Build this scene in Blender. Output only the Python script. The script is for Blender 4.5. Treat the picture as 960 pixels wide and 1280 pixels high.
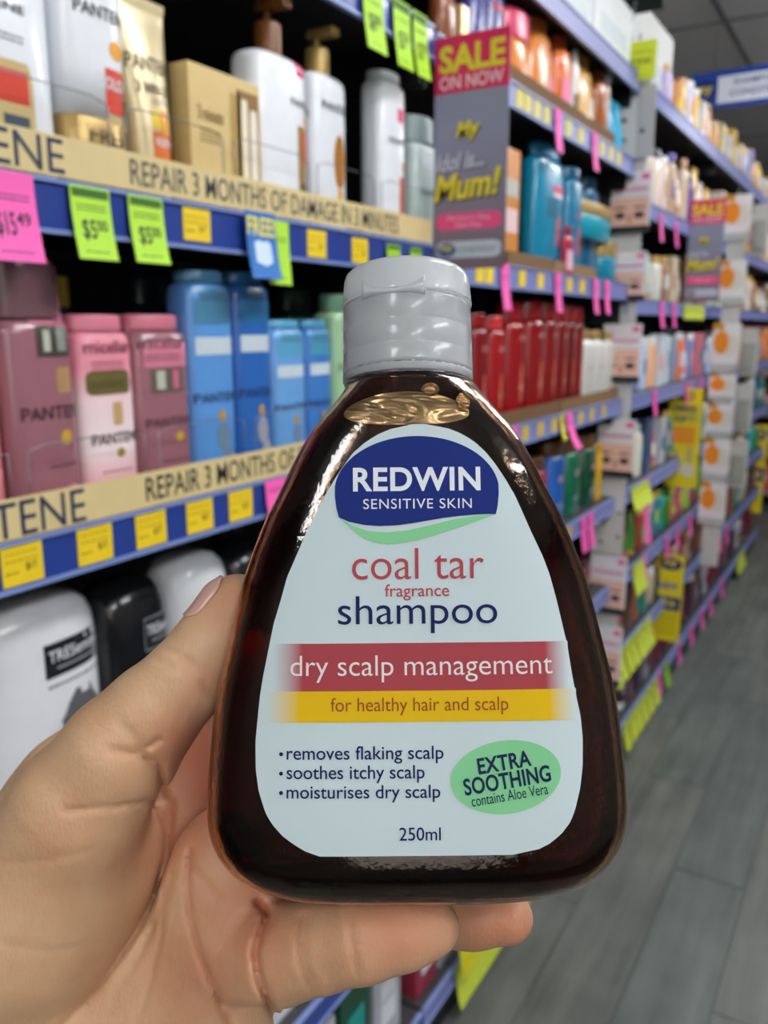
import bpy, bmesh, math, random
import numpy as np
from mathutils import Vector, Matrix
random.seed(7)
S = bpy.context.scene
COL = S.collection
for o in list(bpy.data.objects): bpy.data.objects.remove(o)

# ------------------------------------------------------------------ camera
H = 1.45                                   # eye height above the shop floor
F = 1050.0; CX, CY = 480.0, 640.0          # focal length in pixels of the 960x1280 frame
PITCH = math.atan(232 / F)
YAW = math.atan(640 / (F * math.cos(PITCH) + 232 * math.sin(PITCH)))
cam_d = bpy.data.cameras.new('camera'); cam = bpy.data.objects.new('camera', cam_d); COL.objects.link(cam)
cam.location = (0, 0, H)
cam.rotation_euler = (math.pi / 2 - PITCH, 0, YAW)
cam_d.sensor_fit = 'VERTICAL'; cam_d.sensor_height = 24.0; cam_d.lens = 24.0 * F / 1280
cam_d.clip_start = 0.01; cam_d.clip_end = 60
cam_d.dof.use_dof = True; cam_d.dof.focus_distance = 0.192; cam_d.dof.aperture_fstop = cam_d.lens / 1.6
S.camera = cam
# ------------------------------------------------------------------ world and light
S.view_settings.view_transform = 'Standard'; S.view_settings.look = 'None'
S.view_settings.gamma = 1.0; S.view_settings.exposure = 0.06; S.view_settings.use_curve_mapping = False
W = bpy.data.worlds.new('shop_air'); S.world = W; W.use_nodes = True
W.node_tree.nodes['Background'].inputs[0].default_value = (0.80, 0.90, 1.0, 1)
W.node_tree.nodes['Background'].inputs[1].default_value = 0.10
CEIL = H + 1.25
LAMP_STRENGTH = 21.0
LAMPS = [(-0.05, -1.9, 'behind the photographer, over the aisle'), (0.45, 1.2, 'over the aisle just ahead'), (0.35, 3.2, 'over the middle of the aisle'), (0.35, 5.3, 'added at the far aisle end to brighten the ceiling'),  # far-end lamp is added to brighten the ceiling
         (-2.2, 3.3, 'over the neighbouring aisle'), (1.7, 0.6, 'added opposite the shelves to fill them with light'), (1.7, -1.6, 'added behind the photographer, on the opposite side, as fill light')]  # both lamps opposite the shelves are unseen, added as fill
def area_lamp(name, loc, size, energy, color, rot):
    l = bpy.data.lights.new(name, 'AREA'); l.shape = 'RECTANGLE'; l.size, l.size_y = size; l.energy = energy; l.color = color
    o = bpy.data.objects.new(name, l); COL.objects.link(o); o.location = loc; o.rotation_euler = rot
    return o
# added fill light behind the camera for shelves, label and hand
area_lamp('front_fill', (1.3, -2.6, 1.9), (2.4, 1.6), 19, (1.0, 0.96, 0.91), (math.radians(72), 0, math.radians(28)))

# ------------------------------------------------------------------ projection helpers (pixel of the photograph -> point of the place)
CF = Vector((-math.sin(YAW) * math.cos(PITCH), math.cos(YAW) * math.cos(PITCH), -math.sin(PITCH)))
CU = Vector((-math.sin(YAW) * math.sin(PITCH), math.cos(YAW) * math.sin(PITCH), math.cos(PITCH)))
CR = Vector((math.cos(YAW), math.sin(YAW), 0))
EYE = Vector((0, 0, H))
def at(px, py, d): return EYE + CF * d + CR * ((px - CX) / F * d) + CU * ((CY - py) / F * d)
def project(p):
    v = Vector(p) - EYE; d = v.dot(CF)
    return CX + F * v.dot(CR) / d, CY - F * v.dot(CU) / d
def y_at(px, X, Z):
    lo, hi = 0.05, 30
    for _ in range(40):
        m = (lo + hi) / 2
        v = Vector((X, m, Z)) - EYE
        if v.dot(CF) <= 0.01 or project((X, m, Z))[0] < px: lo = m
        else: hi = m
    return (lo + hi) / 2
def z_at(py, X, Y):
    lo, hi = -1, 4
    for _ in range(40):
        m = (lo + hi) / 2
        if project((X, Y, m))[1] > py: lo = m
        else: hi = m
    return (lo + hi) / 2

# ------------------------------------------------------------------ materials
MATS = {}
def srgb(c):
    if isinstance(c, str):
        c = c.lstrip('#'); c = tuple(int(c[i:i + 2], 16) / 255 for i in (0, 2, 4))
    return tuple((x / 12.92 if x <= 0.04045 else ((x + 0.055) / 1.055) ** 2.4) for x in c)
def mat(c, rough=0.45, metal=0.0, trans=0.0, coat=0.0, noise=0.06, scale=40, emit=0, alpha=1.0, sss=0.0):
    key = (str(c), rough, metal, trans, coat, noise, scale, emit, alpha, sss)
    if key in MATS: return MATS[key]
    m = bpy.data.materials.new('material'); m.use_nodes = True
    nt = m.node_tree; b = nt.nodes['Principled BSDF']; rgb = srgb(c)
    n = nt.nodes.new('ShaderNodeTexNoise'); n.inputs['Scale'].default_value = scale; n.inputs['Detail'].default_value = 3
    tc = nt.nodes.new('ShaderNodeTexCoord'); nt.links.new(tc.outputs['Object'], n.inputs['Vector'])
    mx = nt.nodes.new('ShaderNodeMix'); mx.data_type = 'RGBA'
    mx.inputs['A'].default_value = (*[x * (1 - noise) for x in rgb], 1); mx.inputs['B'].default_value = (*[min(1, x * (1 + noise)) for x in rgb], 1)
    nt.links.new(n.outputs['Fac'], mx.inputs['Factor']); nt.links.new(mx.outputs['Result'], b.inputs['Base Color'])
    b.inputs['Roughness'].default_value = rough; b.inputs['Metallic'].default_value = metal
    b.inputs['Transmission Weight'].default_value = trans; b.inputs['Coat Weight'].default_value = coat
    b.inputs['Alpha'].default_value = alpha
    if sss: b.inputs['Subsurface Weight'].default_value = sss; b.inputs['Subsurface Radius'].default_value = (0.01, 0.008, 0.006)
    if emit:
        b.inputs['Emission Color'].default_value = (*rgb, 1); b.inputs['Emission Strength'].default_value = emit
    MATS[key] = m
    return m
def ramp_mat(stops, axis=2, coord='Generated', rough=0.4):
    key = ('ramp', str(stops), axis, coord, rough)
    if key in MATS: return MATS[key]
    m = bpy.data.materials.new('material'); m.use_nodes = True; nt = m.node_tree; b = nt.nodes['Principled BSDF']
    tc = nt.nodes.new('ShaderNodeTexCoord'); sp = nt.nodes.new('ShaderNodeSeparateXYZ'); nt.links.new(tc.outputs[coord], sp.inputs[0])
    r = nt.nodes.new('ShaderNodeValToRGB'); nt.links.new(sp.outputs[axis], r.inputs[0])
    while len(r.color_ramp.elements) < len(stops): r.color_ramp.elements.new(0.5)
    for e, (p, c) in zip(r.color_ramp.elements, stops): e.position = p; e.color = (*srgb(c), 1)
    nt.links.new(r.outputs[0], b.inputs['Base Color']); b.inputs['Roughness'].default_value = rough
    MATS[key] = m
    return m

# ------------------------------------------------------------------ object helpers
def link(name, me, parent=None, m=None, smooth=False):
    o = bpy.data.objects.new(name, me); COL.objects.link(o)
    if parent is not None: o.parent = parent
    if m is not None:
        me.materials.clear(); me.materials.append(m)
    if smooth:
        me.polygons.foreach_set('use_smooth', [True] * len(me.polygons))
    return o
def mesh(name, vs, fs, parent=None, m=None, smooth=False):
    me = bpy.data.meshes.new(name); me.from_pydata([tuple(v) for v in vs], [], fs); me.update()
    return link(name, me, parent, m, smooth)
def empty(name, loc=(0, 0, 0), rz=0):
    o = bpy.data.objects.new(name, None); COL.objects.link(o); o.location = loc; o.rotation_euler = (0, 0, rz); o.empty_display_size = 0.02
    return o
def tag(o, label=None, cat=None, group=None, kind=None):
    if label: o['label'] = label
    if cat: o['category'] = cat
    if group: o['group'] = group
    if kind: o['kind'] = kind
    return o
def box_data(x0, x1, y0, y1, z0, z1):
    return ([(x0, y0, z0), (x1, y0, z0), (x1, y1, z0), (x0, y1, z0), (x0, y0, z1), (x1, y0, z1), (x1, y1, z1), (x0, y1, z1)],
            [(0, 3, 2, 1), (4, 5, 6, 7), (0, 1, 5, 4), (1, 2, 6, 5), (2, 3, 7, 6), (3, 0, 4, 7)])
def boxes(name, L, parent=None, m=None, bevel=0.0):
    vs, fs = [], []
    for b in L:
        v, f = box_data(*b); k = len(vs); vs += v; fs += [tuple(i + k for i in q) for q in f]
    o = mesh(name, vs, fs, parent, m)
    if bevel:
        bm = bmesh.new(); bm.from_mesh(o.data)
        bmesh.ops.bevel(bm, geom=bm.edges[:], offset=bevel, segments=2, affect='EDGES', profile=0.5)
        bm.to_mesh(o.data); bm.free()
    return o
def tube(name, pts, r, parent=None, m=None, seg=8):
    vs, fs = [], []; pts = [Vector(p) for p in pts]; n = len(pts)
    for i, p in enumerate(pts):
        t = (pts[min(i + 1, n - 1)] - pts[max(i - 1, 0)]).normalized()
        a = t.cross(Vector((0.3, 0.2, 1)) if abs(t.z) < 0.9 else Vector((1, 0, 0))).normalized(); b = t.cross(a)
        for k in range(seg):
            an = 2 * math.pi * k / seg; vs.append(p + (a * math.cos(an) + b * math.sin(an)) * r)
    for i in range(n - 1):
        for k in range(seg):
            fs.append((i * seg + k, i * seg + (k + 1) % seg, (i + 1) * seg + (k + 1) % seg, (i + 1) * seg + k))
    fs.append(tuple(range(seg))[::-1]); fs.append(tuple((n - 1) * seg + k for k in range(seg)))
    return mesh(name, vs, fs, parent, m, True)
def sec_point(a, b, n, t):
    c, s = math.cos(t), math.sin(t)
    return math.copysign(abs(c) ** (2 / n), c) * a, math.copysign(abs(s) ** (2 / n), s) * b
def loft(name, secs, parent=None, m=None, seg=28, smooth=True, cap=True):
    vs, fs = [], []
    for (z, a, b, n) in secs:
        for k in range(seg):
            x, y = sec_point(a, b, n, 2 * math.pi * (k + 0.5) / seg); vs.append((x, y, z))
    for i in range(len(secs) - 1):
        for k in range(seg):
            fs.append((i * seg + k, i * seg + (k + 1) % seg, (i + 1) * seg + (k + 1) % seg, (i + 1) * seg + k))
    if cap:
        fs.append(tuple(range(seg))[::-1]); fs.append(tuple((len(secs) - 1) * seg + k for k in range(seg)))
    o = mesh(name, vs, fs, parent, m, smooth)
    return o
def interp_sec(secs, z):
    if z <= secs[0][0]: return secs[0][1:]
    for s0, s1 in zip(secs, secs[1:]):
        if s0[0] <= z <= s1[0] and s1[0] > s0[0]:
            t = (z - s0[0]) / (s1[0] - s0[0]); return tuple(s0[i] * (1 - t) + s1[i] * t for i in (1, 2, 3))
    return secs[-1][1:]
def front_y(secs, x, z):
    a, b, n = interp_sec(secs, z); u = min(0.995, abs(x) / max(a, 1e-6))
    return -b * (1 - u ** n) ** (1 / n)
TEXTS = {}
def text_data(s, bold=False, res=3, tracking=1.0):
    key = (s, bold, res, tracking)
    if key in TEXTS: return TEXTS[key]
    c = bpy.data.curves.new('t', 'FONT'); c.body = s; c.resolution_u = res; c.space_character = tracking; c.align_x = 'CENTER'
    if bold: c.offset = 0.022 if bold is True else bold
    o = bpy.data.objects.new('t', c); COL.objects.link(o)
    dg = bpy.context.evaluated_depsgraph_get(); me = bpy.data.meshes.new_from_object(o.evaluated_get(dg))
    v = np.array([tuple(x.co)[:2] for x in me.vertices]); f = [tuple(p.vertices) for p in me.polygons]
    lo, hi = v.min(0), v.max(0); v = (v - (lo + hi) / 2) / (hi - lo)          # unit box centred on 0
    asp = (hi[0] - lo[0]) / (hi[1] - lo[1])
    bpy.data.objects.remove(o); bpy.data.curves.remove(c); bpy.data.meshes.remove(me)
    TEXTS[key] = (v, f, asp)
    return TEXTS[key]
def flat_text(name, s, cx, cz, w, h, surf, parent, m, bold=False, rot=0, shear=0, res=3, off=0.0004):
    """lettering on the surface surf(x, z) -> y (front is -y)"""
    v, f, asp = text_data(s, bold, res)
    if h is None: h = w / asp
    ca, sa = math.cos(rot), math.sin(rot); vs = []
    for (x, y) in v:
        x, y = x * w + shear * y * h, y * h; x, y = x * ca - y * sa + cx, x * sa + y * ca + cz
        vs.append((x, surf(x, y) - off, y))
    return mesh(name, vs, f, parent, m)
def patch(name, x0, x1, z0, z1, surf, parent, m, nx=8, nz=4, off=0.0002, round_=0.0):
    vs, fs = [], []
    for j in range(nz + 1):
        for i in range(nx + 1):
            u, v = i / nx, j / nz
            x, z = x0 + (x1 - x0) * u, z0 + (z1 - z0) * v
            if round_:
                t = 2 * v - 1; k = (1 - abs(t) ** 4) ** 0.5 if round_ == 1 else (1 - t * t) ** 0.5
                x = (x0 + x1) / 2 + (x - (x0 + x1) / 2) * (0.8 + 0.2 * k if round_ == 1 else k)
            vs.append((x, surf(x, z) - off, z))
    for j in range(nz):
        for i in range(nx):
            a = j * (nx + 1) + i; fs.append((a, a + 1, a + nx + 2, a + nx + 1))
    return mesh(name, vs, fs, parent, m, True)
def band(name, xs, lo, hi, surf, parent, m, off, n=4, vertical=False):
    """fill between two curves, conforming to the surface. xs: positions; lo/hi same length"""
    vs, fs = [], []
    for x, a, b in zip(xs, lo, hi):
        for k in range(n + 1):
            q = a + (b - a) * k / n
            X, Z = (q, x) if vertical else (x, q)
            vs.append((X, surf(X, Z) - off, Z))
    for i in range(len(xs) - 1):
        for k in range(n):
            a = i * (n + 1) + k; q = (a, a + n + 1, a + n + 2, a + 1)
            fs.append(q if not vertical else q[::-1])
    return mesh(name, vs, fs, parent, m, True)
FLAT = lambda x, z: 0.0
ORD = ['first', 'second', 'third', 'fourth', 'fifth', 'sixth', 'seventh', 'eighth', 'ninth', 'tenth', 'eleventh', 'twelfth', 'thirteenth', 'fourteenth', 'fifteenth', 'sixteenth']

# ------------------------------------------------------------------ colours
NAVY = mat('#1f2f7d', 0.4); RAIL_BLUE = mat('#27408f', 0.35, coat=0.3); RAIL_LILAC = mat('#7f84bc', 0.4); RAIL_EDGE = mat('#7f92c8', 0.35)
METAL_DARK = mat('#26262a', 0.5, metal=0.2); DECK = mat('#3c3a3c', 0.5); BACKP = mat('#141416', 0.7)
WHITE = mat('#eef0f2', 0.35); INK = mat('#1b1b24', 0.6); BANNER = mat('#d9c48e', 0.5); YELLOW = mat('#f2cf1e', 0.55)
LIME = mat('#b4e63a', 0.6); PINK = mat('#ff62b8', 0.6); CARD = mat('#8a6a44', 0.8, noise=0.2); CLEAR = mat('#dfe6ea', 0.15, trans=0.9)
GREENBAR = mat('#3c6b1c', 0.6)

# ================================================================== SETTING
floor = boxes('floor', [(-3.2, 3.2, -2.8, 9.5, -0.05, -0.004)], None, mat('#2c2d2e', 0.8)); tag(floor, kind='structure')
def plank_material(i):
    key = ('plank', i)
    if key in MATS: return MATS[key]
    base = ['#646a66', '#6a6e69', '#606663', '#686a65'][i]
    m = mat(base, 0.42 + 0.001 * i, noise=0.0, scale=3 + i); nt = m.node_tree; b = nt.nodes['Principled BSDF']
    tc = nt.nodes.new('ShaderNodeTexCoord'); mp = nt.nodes.new('ShaderNodeMapping'); mp.inputs['Scale'].default_value = (28, 2.2, 1)
    oi = nt.nodes.new('ShaderNodeObjectInfo'); ad = nt.nodes.new('ShaderNodeVectorMath'); ad.operation = 'ADD'
    nt.links.new(tc.outputs['Object'], ad.inputs[0]); nt.links.new(oi.outputs['Random'], ad.inputs[1]); nt.links.new(ad.outputs[0], mp.inputs[0])
    n = nt.nodes.new('ShaderNodeTexNoise'); n.inputs['Scale'].default_value = 1.0; n.inputs['Detail'].default_value = 6; nt.links.new(mp.outputs[0], n.inputs[0])
    n2 = nt.nodes.new('ShaderNodeTexNoise'); n2.inputs['Scale'].default_value = 6.0; n2.inputs['Detail'].default_value = 2; nt.links.new(ad.outputs[0], n2.inputs[0])
    r = nt.nodes.new('ShaderNodeValToRGB'); c = srgb(base)
    r.color_ramp.elements[0].position = 0.28; r.color_ramp.elements[0].color = (*[x * 0.5 for x in c], 1)
    r.color_ramp.elements[1].position = 0.7; r.color_ramp.elements[1].color = (*[x * 1.25 for x in c], 1)
    mt = nt.nodes.new('ShaderNodeMath'); mt.operation = 'MULTIPLY_ADD'; mt.inputs[1].default_value = 0.6
    m2 = nt.nodes.new('ShaderNodeMath'); m2.operation = 'MULTIPLY'; m2.inputs[1].default_value = 0.4
    nt.links.new(n2.outputs[0], m2.inputs[0]); nt.links.new(n.outputs[0], mt.inputs[0]); nt.links.new(m2.outputs[0], mt.inputs[2])
    nt.links.new(mt.outputs[0], r.inputs[0]); nt.links.new(r.outputs[0], b.inputs['Base Color'])
    MATS[key] = m
    return m
pv, pf = box_data(0.0012, 0.1788, 0.0015, 1.2185, -0.004, 0.0)
plank_me = []
for i in range(4):
    me = bpy.data.meshes.new('plank'); me.from_pydata(pv, [], pf); me.materials.append(plank_material(i)); plank_me.append(me)
for i in range(-5, 8):
    off = (i * 0.47) % 1.22
    for j in range(-1, 8):
        o = bpy.data.objects.new('plank', plank_me[random.randrange(4)]); COL.objects.link(o); o.parent = floor
        o.location = (i * 0.18, j * 1.22 - off, 0)
ceiling = boxes('ceiling', [(-3.2, 3.2, -2.8, 9.5, CEIL + 0.012, CEIL + 0.06)], None, mat('#77777a', 0.8)); tag(ceiling, kind='structure')
TILE = mat('#f2f4f6', 0.9, noise=0.1, scale=120)
tv, tf = box_data(0.008, 0.592, 0.008, 1.192, 0, 0.012)
tme = bpy.data.meshes.new('ceiling_tile'); tme.from_pydata(tv, [], tf); tme.materials.append(TILE)
GX, GY = -0.755, 4.06
for i in range(-4, 6):
    for j in range(-5, 5):
        o = bpy.data.objects.new('ceiling_tile', tme); COL.objects.link(o); o.parent = ceiling; o.location = (GX + 0.6 * i, GY + 1.2 * j, CEIL)
boxes('ceiling_grid', [(GX + 0.6 * i - 0.012, GX + 0.6 * i + 0.012, -2.0, 9.4, CEIL - 0.004, CEIL + 0.002) for i in range(-3, 7)] +
      [(-2.5, 3.0, GY + 1.2 * j - 0.012, GY + 1.2 * j + 0.012, CEIL - 0.0045, CEIL + 0.0015) for j in range(-5, 5)], ceiling, mat('#8c8c90', 0.5))
wb = boxes('wall_back', [(-3.2, 3.2, 9.4, 9.5, 0, CEIL)], None, mat('#b9b6b2', 0.8)); tag(wb, kind='structure')
wr = boxes('wall_right', [(3.1, 3.2, -2.8, 9.4, 0, CEIL)], None, mat('#8a8784', 0.8)); tag(wr, kind='structure')
wf = boxes('wall_front', [(-3.2, 3.2, -2.9, -2.8, 0, CEIL)], None, mat('#6a6866', 0.8)); tag(wf, kind='structure')
wl = boxes('wall_left', [(-3.2, -3.1, -2.8, 9.4, 0, CEIL)], None, mat('#b9b6b2', 0.8)); tag(wl, kind='structure')
LAMPM = mat('#fbfdff', 0.5, emit=LAMP_STRENGTH)
for i, (x, y, where) in enumerate(LAMPS):
    t = empty('ceiling_light', (x, y, CEIL)); tag(t, 'long fluorescent ceiling light ' + where, 'ceiling light', 'fluorescent lights in the ceiling grid')
    boxes('frame', [(-0.17, 0.17, -0.61, -0.58, -0.03, -0.005), (-0.17, 0.17, 0.58, 0.61, -0.03, -0.005), (-0.17, -0.14, -0.58, 0.58, -0.03, -0.005), (0.14, 0.17, -0.58, 0.58, -0.03, -0.005)], t, WHITE)
    boxes('diffuser', [(-0.139, 0.139, -0.579, 0.579, -0.075, -0.032)], t, LAMPM)

# ================================================================== SHELVING
XS = -0.65                     # front plane of all the shelf edges
BAYS = [(-0.2, 1.238), (1.246, 2.41), (2.418, 3.6), (3.608, 4.8), (4.808, 6.0)]
BAYNAME = ['nearest bay', 'second bay', 'third bay', 'fourth bay', 'furthest bay']
#             bottom of the shelf edge relative to the eye, per bay
SHELF = [[0.396, 0.080, -0.232, -0.54, -0.80, -1.06, -1.36],
         [0.600, 0.392, 0.070, -0.244, -0.53, -0.80, -1.06, -1.36],
         [0.605, 0.305, 0.035, -0.244, -0.53, -0.80, -1.06, -1.36],
         [0.605, 0.300, 0.035, -0.244, -0.53, -0.80, -1.06, -1.36],
         [0.605, 0.300, 0.035, -0.244, -0.53, -0.80, -1.06, -1.36]]
SURF = {}
for b, (y0, y1) in enumerate(BAYS):
    g = empty('gondola_frame', (-0.95, (y0 + y1) / 2, 0)); hy = (y1 - y0) / 2
    tag(g, ['dark steel back frame of the nearest bay, behind the white and gold shampoo', 'dark steel back frame behind the teal and red bottles', 'dark steel back frame of the third bay from the camera',
            'dark steel back frame of the fourth bay from the camera', 'dark steel back frame of the furthest bay'][b], 'shelving frame')
    top = H + SHELF[b][0] + (0.34 if b == 0 else 0.12)
    boxes('back_panel', [(-0.175, -0.17, -hy + 0.002, hy - 0.002, 0.05, top)], g, BACKP)
    boxes('upright', [(-0.17, -0.14, -hy + 0.001, -hy + 0.03, 0, top)], g, METAL_DARK)
    boxes('upright', [(-0.17, -0.14, hy - 0.03, hy - 0.001, 0, top)], g, METAL_DARK)
    kp = boxes('kick_plate', [(XS - .03, XS - .018, y0 + 0.002, y1 - 0.002, 0.0005, 0.066)], None, METAL_DARK); tag(kp, f'dark kick plate along the floor under the {BAYNAME[b]}', 'kick plate')
    for s, z in enumerate(SHELF[b]):
        near = b == 0
        hh = 0.047 if near else (0.045)
        zb = H + z; zt = zb + hh
        t = empty('shelf', (XS, (y0 + y1) / 2, zb))
        tag(t, f'dark steel shelf with {"blue" if near else "blue-grey"} price rail, {ORD[s]} down, {BAYNAME[b]}', 'shelf')
        boxes('deck', [(-0.42, -0.006, -hy + 0.001, hy - 0.001, hh - 0.02, hh)], t, DECK)
        boxes('bracket', [(-0.42, -0.02, -hy + 0.003, -hy + 0.006, -0.03, hh - 0.021)], t, METAL_DARK)
        boxes('bracket', [(-0.42, -0.02, hy - 0.006, hy - 0.003, -0.03, hh - 0.021)], t, METAL_DARK)
        lip = boxes('price_rail', [(-0.0055, 0, -hy, hy, 0.004, hh - 0.004)], t, RAIL_BLUE if near else RAIL_LILAC)
        boxes('rail_bead', [(-0.0055, 0.003, -hy, hy, 0, 0.004)], lip, RAIL_EDGE); boxes('rail_bead', [(-0.0055, 0.003, -hy, hy, hh - 0.004, hh)], lip, RAIL_EDGE)
        SURF[(b, s)] = zt
        if near and s in (1, 2):                      # thin wire guard in front of the bottles
            for k in range(9):
                ya = -0.70 + k * 0.16 + (0.02 if s == 2 else 0)
                if ya + 0.1 > hy: continue
                tube('wire_guard', [(0.004 - 0.012, ya, hh), (-0.008, ya, hh + 0.075), (-0.008, ya + 0.02, hh + 0.08), (-0.008, ya + 0.12, hh + 0.08), (-0.008, ya + 0.14, hh + 0.075), (-0.008, ya + 0.14, hh)], 0.0007, t, mat('#8f9196', 0.3, metal=0.8), 6)

# ---- banner strips with their lettering, standing along the two upper edges of the nearest bay
def banner(zrel, h, y0, y1, labels, texts):
    t = empty('banner_strip', (XS + 0.002, (y0 + y1) / 2, H + zrel), math.pi / 2); tag(t, labels, 'banner strip'); w = (y1 - y0) / 2
    boxes('strip', [(-w, w, -0.0006, 0.0006, 0, h)], t, BANNER)
    for (s, ya, yb, z0, z1, m, bold) in texts:
        flat_text('lettering', s, (ya + yb) / 2 - (y0 + y1) / 2, (z0 + z1) / 2, yb - ya, z1 - z0, lambda x, z: -0.0007, t, m, bold)
yy = lambda px, z, X=XS: y_at(px, X, H + z)
GREYINK = mat('#4a4a50', 0.6)
banner(0.1285, 0.0345, 0.1, 1.235, 'pale gold banner strip with grey capitals under the white and gold bottles, upper shelf edge',
       [('PANTENE', yy(-190, .146), yy(77, .146), 0.003, 0.0315, mat('#2c3350', .6), 0.0), ('REPAIR 3 MONTHS OF DAMAGE IN 3 MINUTES', yy(160, .146), yy(496, .146), 0.005, 0.0285, GREYINK, 0.004)])
banner(-0.1835, 0.0365, 0.1, 1.235, 'pale gold banner strip with dark capitals under the pink and blue bottles, lower shelf edge',
       [('PANTENE', yy(-130, -.165), yy(104, -.165), 0.002, 0.0335, mat('#2c3350', .6), 0.0), ('REPAIR 3 MONTHS OF DAMAGE IN 3 MINUTES', yy(180, -.165), yy(180, -.165) + 0.535, 0.006, 0.031, mat('#26262c', .6), 0.004)])

# ---- tickets on and under the rails
def curl(w, h, k=0.25, n=6, th=0.0004):
    """hanging paper ticket, bent a little towards the aisle; front is -y, top edge at z = 0"""
    vs, fs = [], []
    for j in range(n + 1):
        z = -h * j / n; y = -k * h * (j / n) ** 2
        for x in (-w / 2, w / 2): vs.append((x, y, z))
        for x in (-w / 2, w / 2): vs.append((x, y + th, z))
    for j in range(n):
        a = 4 * j; b = a + 4
        fs += [(a, b, b + 1, a + 1), (a + 2, a + 3, b + 3, b + 2), (a, a + 2, b + 2, b), (a + 1, b + 1, b + 3, a + 3)]
    fs += [(0, 1, 3, 2), (4 * n, 4 * n + 2, 4 * n + 3, 4 * n + 1)]
    return vs, fs, (lambda x, z: -k * h * (min(1, max(0, -z / h))) ** 2)
def small_print(parent, surf, x0, x1, z, lines, dz, m, th=0.0011, off=0.0003):
    vs, fs = [], []; r = random.Random(int(abs(x0 * 9e4) + lines))
    for L in range(lines):
        x = x0
        while x < x1:
            w = r.uniform(0.0022, 0.006); zz = z - L * dz; k = len(vs); e = min(x1, x + w)
            for (a, c) in ((x, zz), (e, zz), (e, zz + th), (x, zz + th)): vs.append((a, surf(a, c) - off, c))
            fs.append((k, k + 1, k + 2, k + 3)); x += w + 0.0012
    return mesh('small_print', vs, fs, parent, m)
def ticket(name, label, px, ztop, w, h, m, group=None, price=None, k=0.2, X=XS + 0.0045, Y=None, header=False, printed=True, tilt=0):
    y = y_at(px, X, H + ztop - h / 2) if Y is None else Y
    t = empty(name, (X, y, H + ztop), math.pi / 2); t.rotation_euler = (0, tilt, math.pi / 2); tag(t, label, 'price ticket', group)
    vs, fs, surf = curl(w, h, k); mesh('paper', vs, fs, t, m, False)
    if header: patch('header_bar', -w * 0.46, w * 0.46, -h * 0.15, -h * 0.03, surf, t, GREENBAR, 4, 3)
    if printed: small_print(t, surf, -w * 0.38, w * 0.38, -h * 0.27, 2, 0.0035, INK); small_print(t, surf, -w * 0.3, w * 0.3, -h * 0.9, 1, 0.003, INK)
    if price:
        a, bb = price.split('.')
        flat_text('price', '$' + a if a[0] != '-' else a[1:], -w * 0.12, -h * 0.6, w * (0.36 if len(a) < 3 else 0.5), h * 0.3, surf, t, INK, 0.01)
        flat_text('price', bb, w * 0.22, -h * 0.52, w * 0.27, h * 0.15, surf, t, INK, 0.01)
    return t
Y_A = 0.112
# upper rail of the nearest bay
ticket('price_ticket', 'pink price ticket reading 15.49 under the upper rail at the far left', 12, .126, .052, .073, PINK, price='15.49', k=.12)
ticket('price_ticket', 'lime green $5.00 ticket, left one of the pair under the upper rail', 115, .124, .045, .064, LIME, price='5.00', k=.12, header=True)
ticket('price_ticket', 'lime green $5.00 ticket, right one of the pair under the upper rail', 184, .124, .045, .063, LIME, price='5.00', k=.12, header=True)
def rail_ticket(label, px, zc, w, h, X=XS + 0.0008, group=None):
    y = y_at(px, X, H + zc); t = empty('rail_ticket', (X, y, H + zc), math.pi / 2); tag(t, label, 'price ticket', group)
    boxes('card', [(-w / 2, w / 2, -0.0005, 0.0004, -h / 2, h / 2)], t, YELLOW)
    s = lambda x, z: -0.0005
    small_print(t, s, -w * .42, w * .4, h * .22, 2, h * 0.17, mat('#8a7a10', .6), 0.0009); small_print(t, s, -w * .42, -w * .1, -h * .22, 1, h * .15, INK, 0.0012)
    flat_text('price', '$17', w * 0.2, -h * 0.12, w * 0.26, h * 0.2, s, t, INK, 0.01)
    return t
rail_ticket('yellow ticket on the upper blue rail, left of the blue FREE tag', 246, .105, .041, .033)
rail_ticket('yellow ticket on the upper blue rail, just right of the blue FREE tag', 396, .103, .041, .033)
rail_ticket('yellow ticket on the upper blue rail, last before the twin green tickets', 450, .102, .041, .033)
for i, px in enumerate((28, 119, 189, 250, 301)):
    rail_ticket(f'yellow ticket on the blue rail under the lower gold banner, {ORD[i]} from the left', px, -.206, .042, .040)
# blue FREE tag with the lime ticket behind it
y = y_at(327, XS + .009, H + .08); t = empty('free_tag', (XS + .009, y, H + .128), math.pi / 2); tag(t, 'blue tag with yellow letters FREE hanging from the upper rail', 'promotional tag')
vs, fs, surf = curl(.054, .074, .12); mesh('paper', vs, fs, t, mat('#1f6fc0', .5)); flat_text('lettering', 'FREE!', 0, -.016, .050, .021, surf, t, mat('#f4e32c', .5), .02)
band('white_panel', [-.015, -.005, .0, .008, .015], [-.056, -.058, -.06, -.058, -.055], [-.034, -.031, -.033, -.031, -.035], surf, t, mat('#cfe2f4', .5), .0003)
small_print(t, surf, -.012, .012, -.038, 3, .005, mat('#1f4fa0', .5))
ticket('price_ticket', 'lime green ticket showing behind the blue FREE tag', 348, .122, .042, .073, LIME, k=.05, X=XS + .0062)
ticket('price_ticket', 'lime green ticket with dark header, left of the two nearest the sale sign', 492, .117, .038, .05, LIME, k=.1, header=True)
ticket('price_ticket', 'lime green ticket with dark header, right of the two nearest the sale sign', 520, .117, .036, .05, LIME, k=.1, header=True)
ticket('price_ticket', 'pink ticket on the lower blue rail beside the shampoo bottle', 345, -.186, .04, .045, PINK, k=.1)
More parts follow.
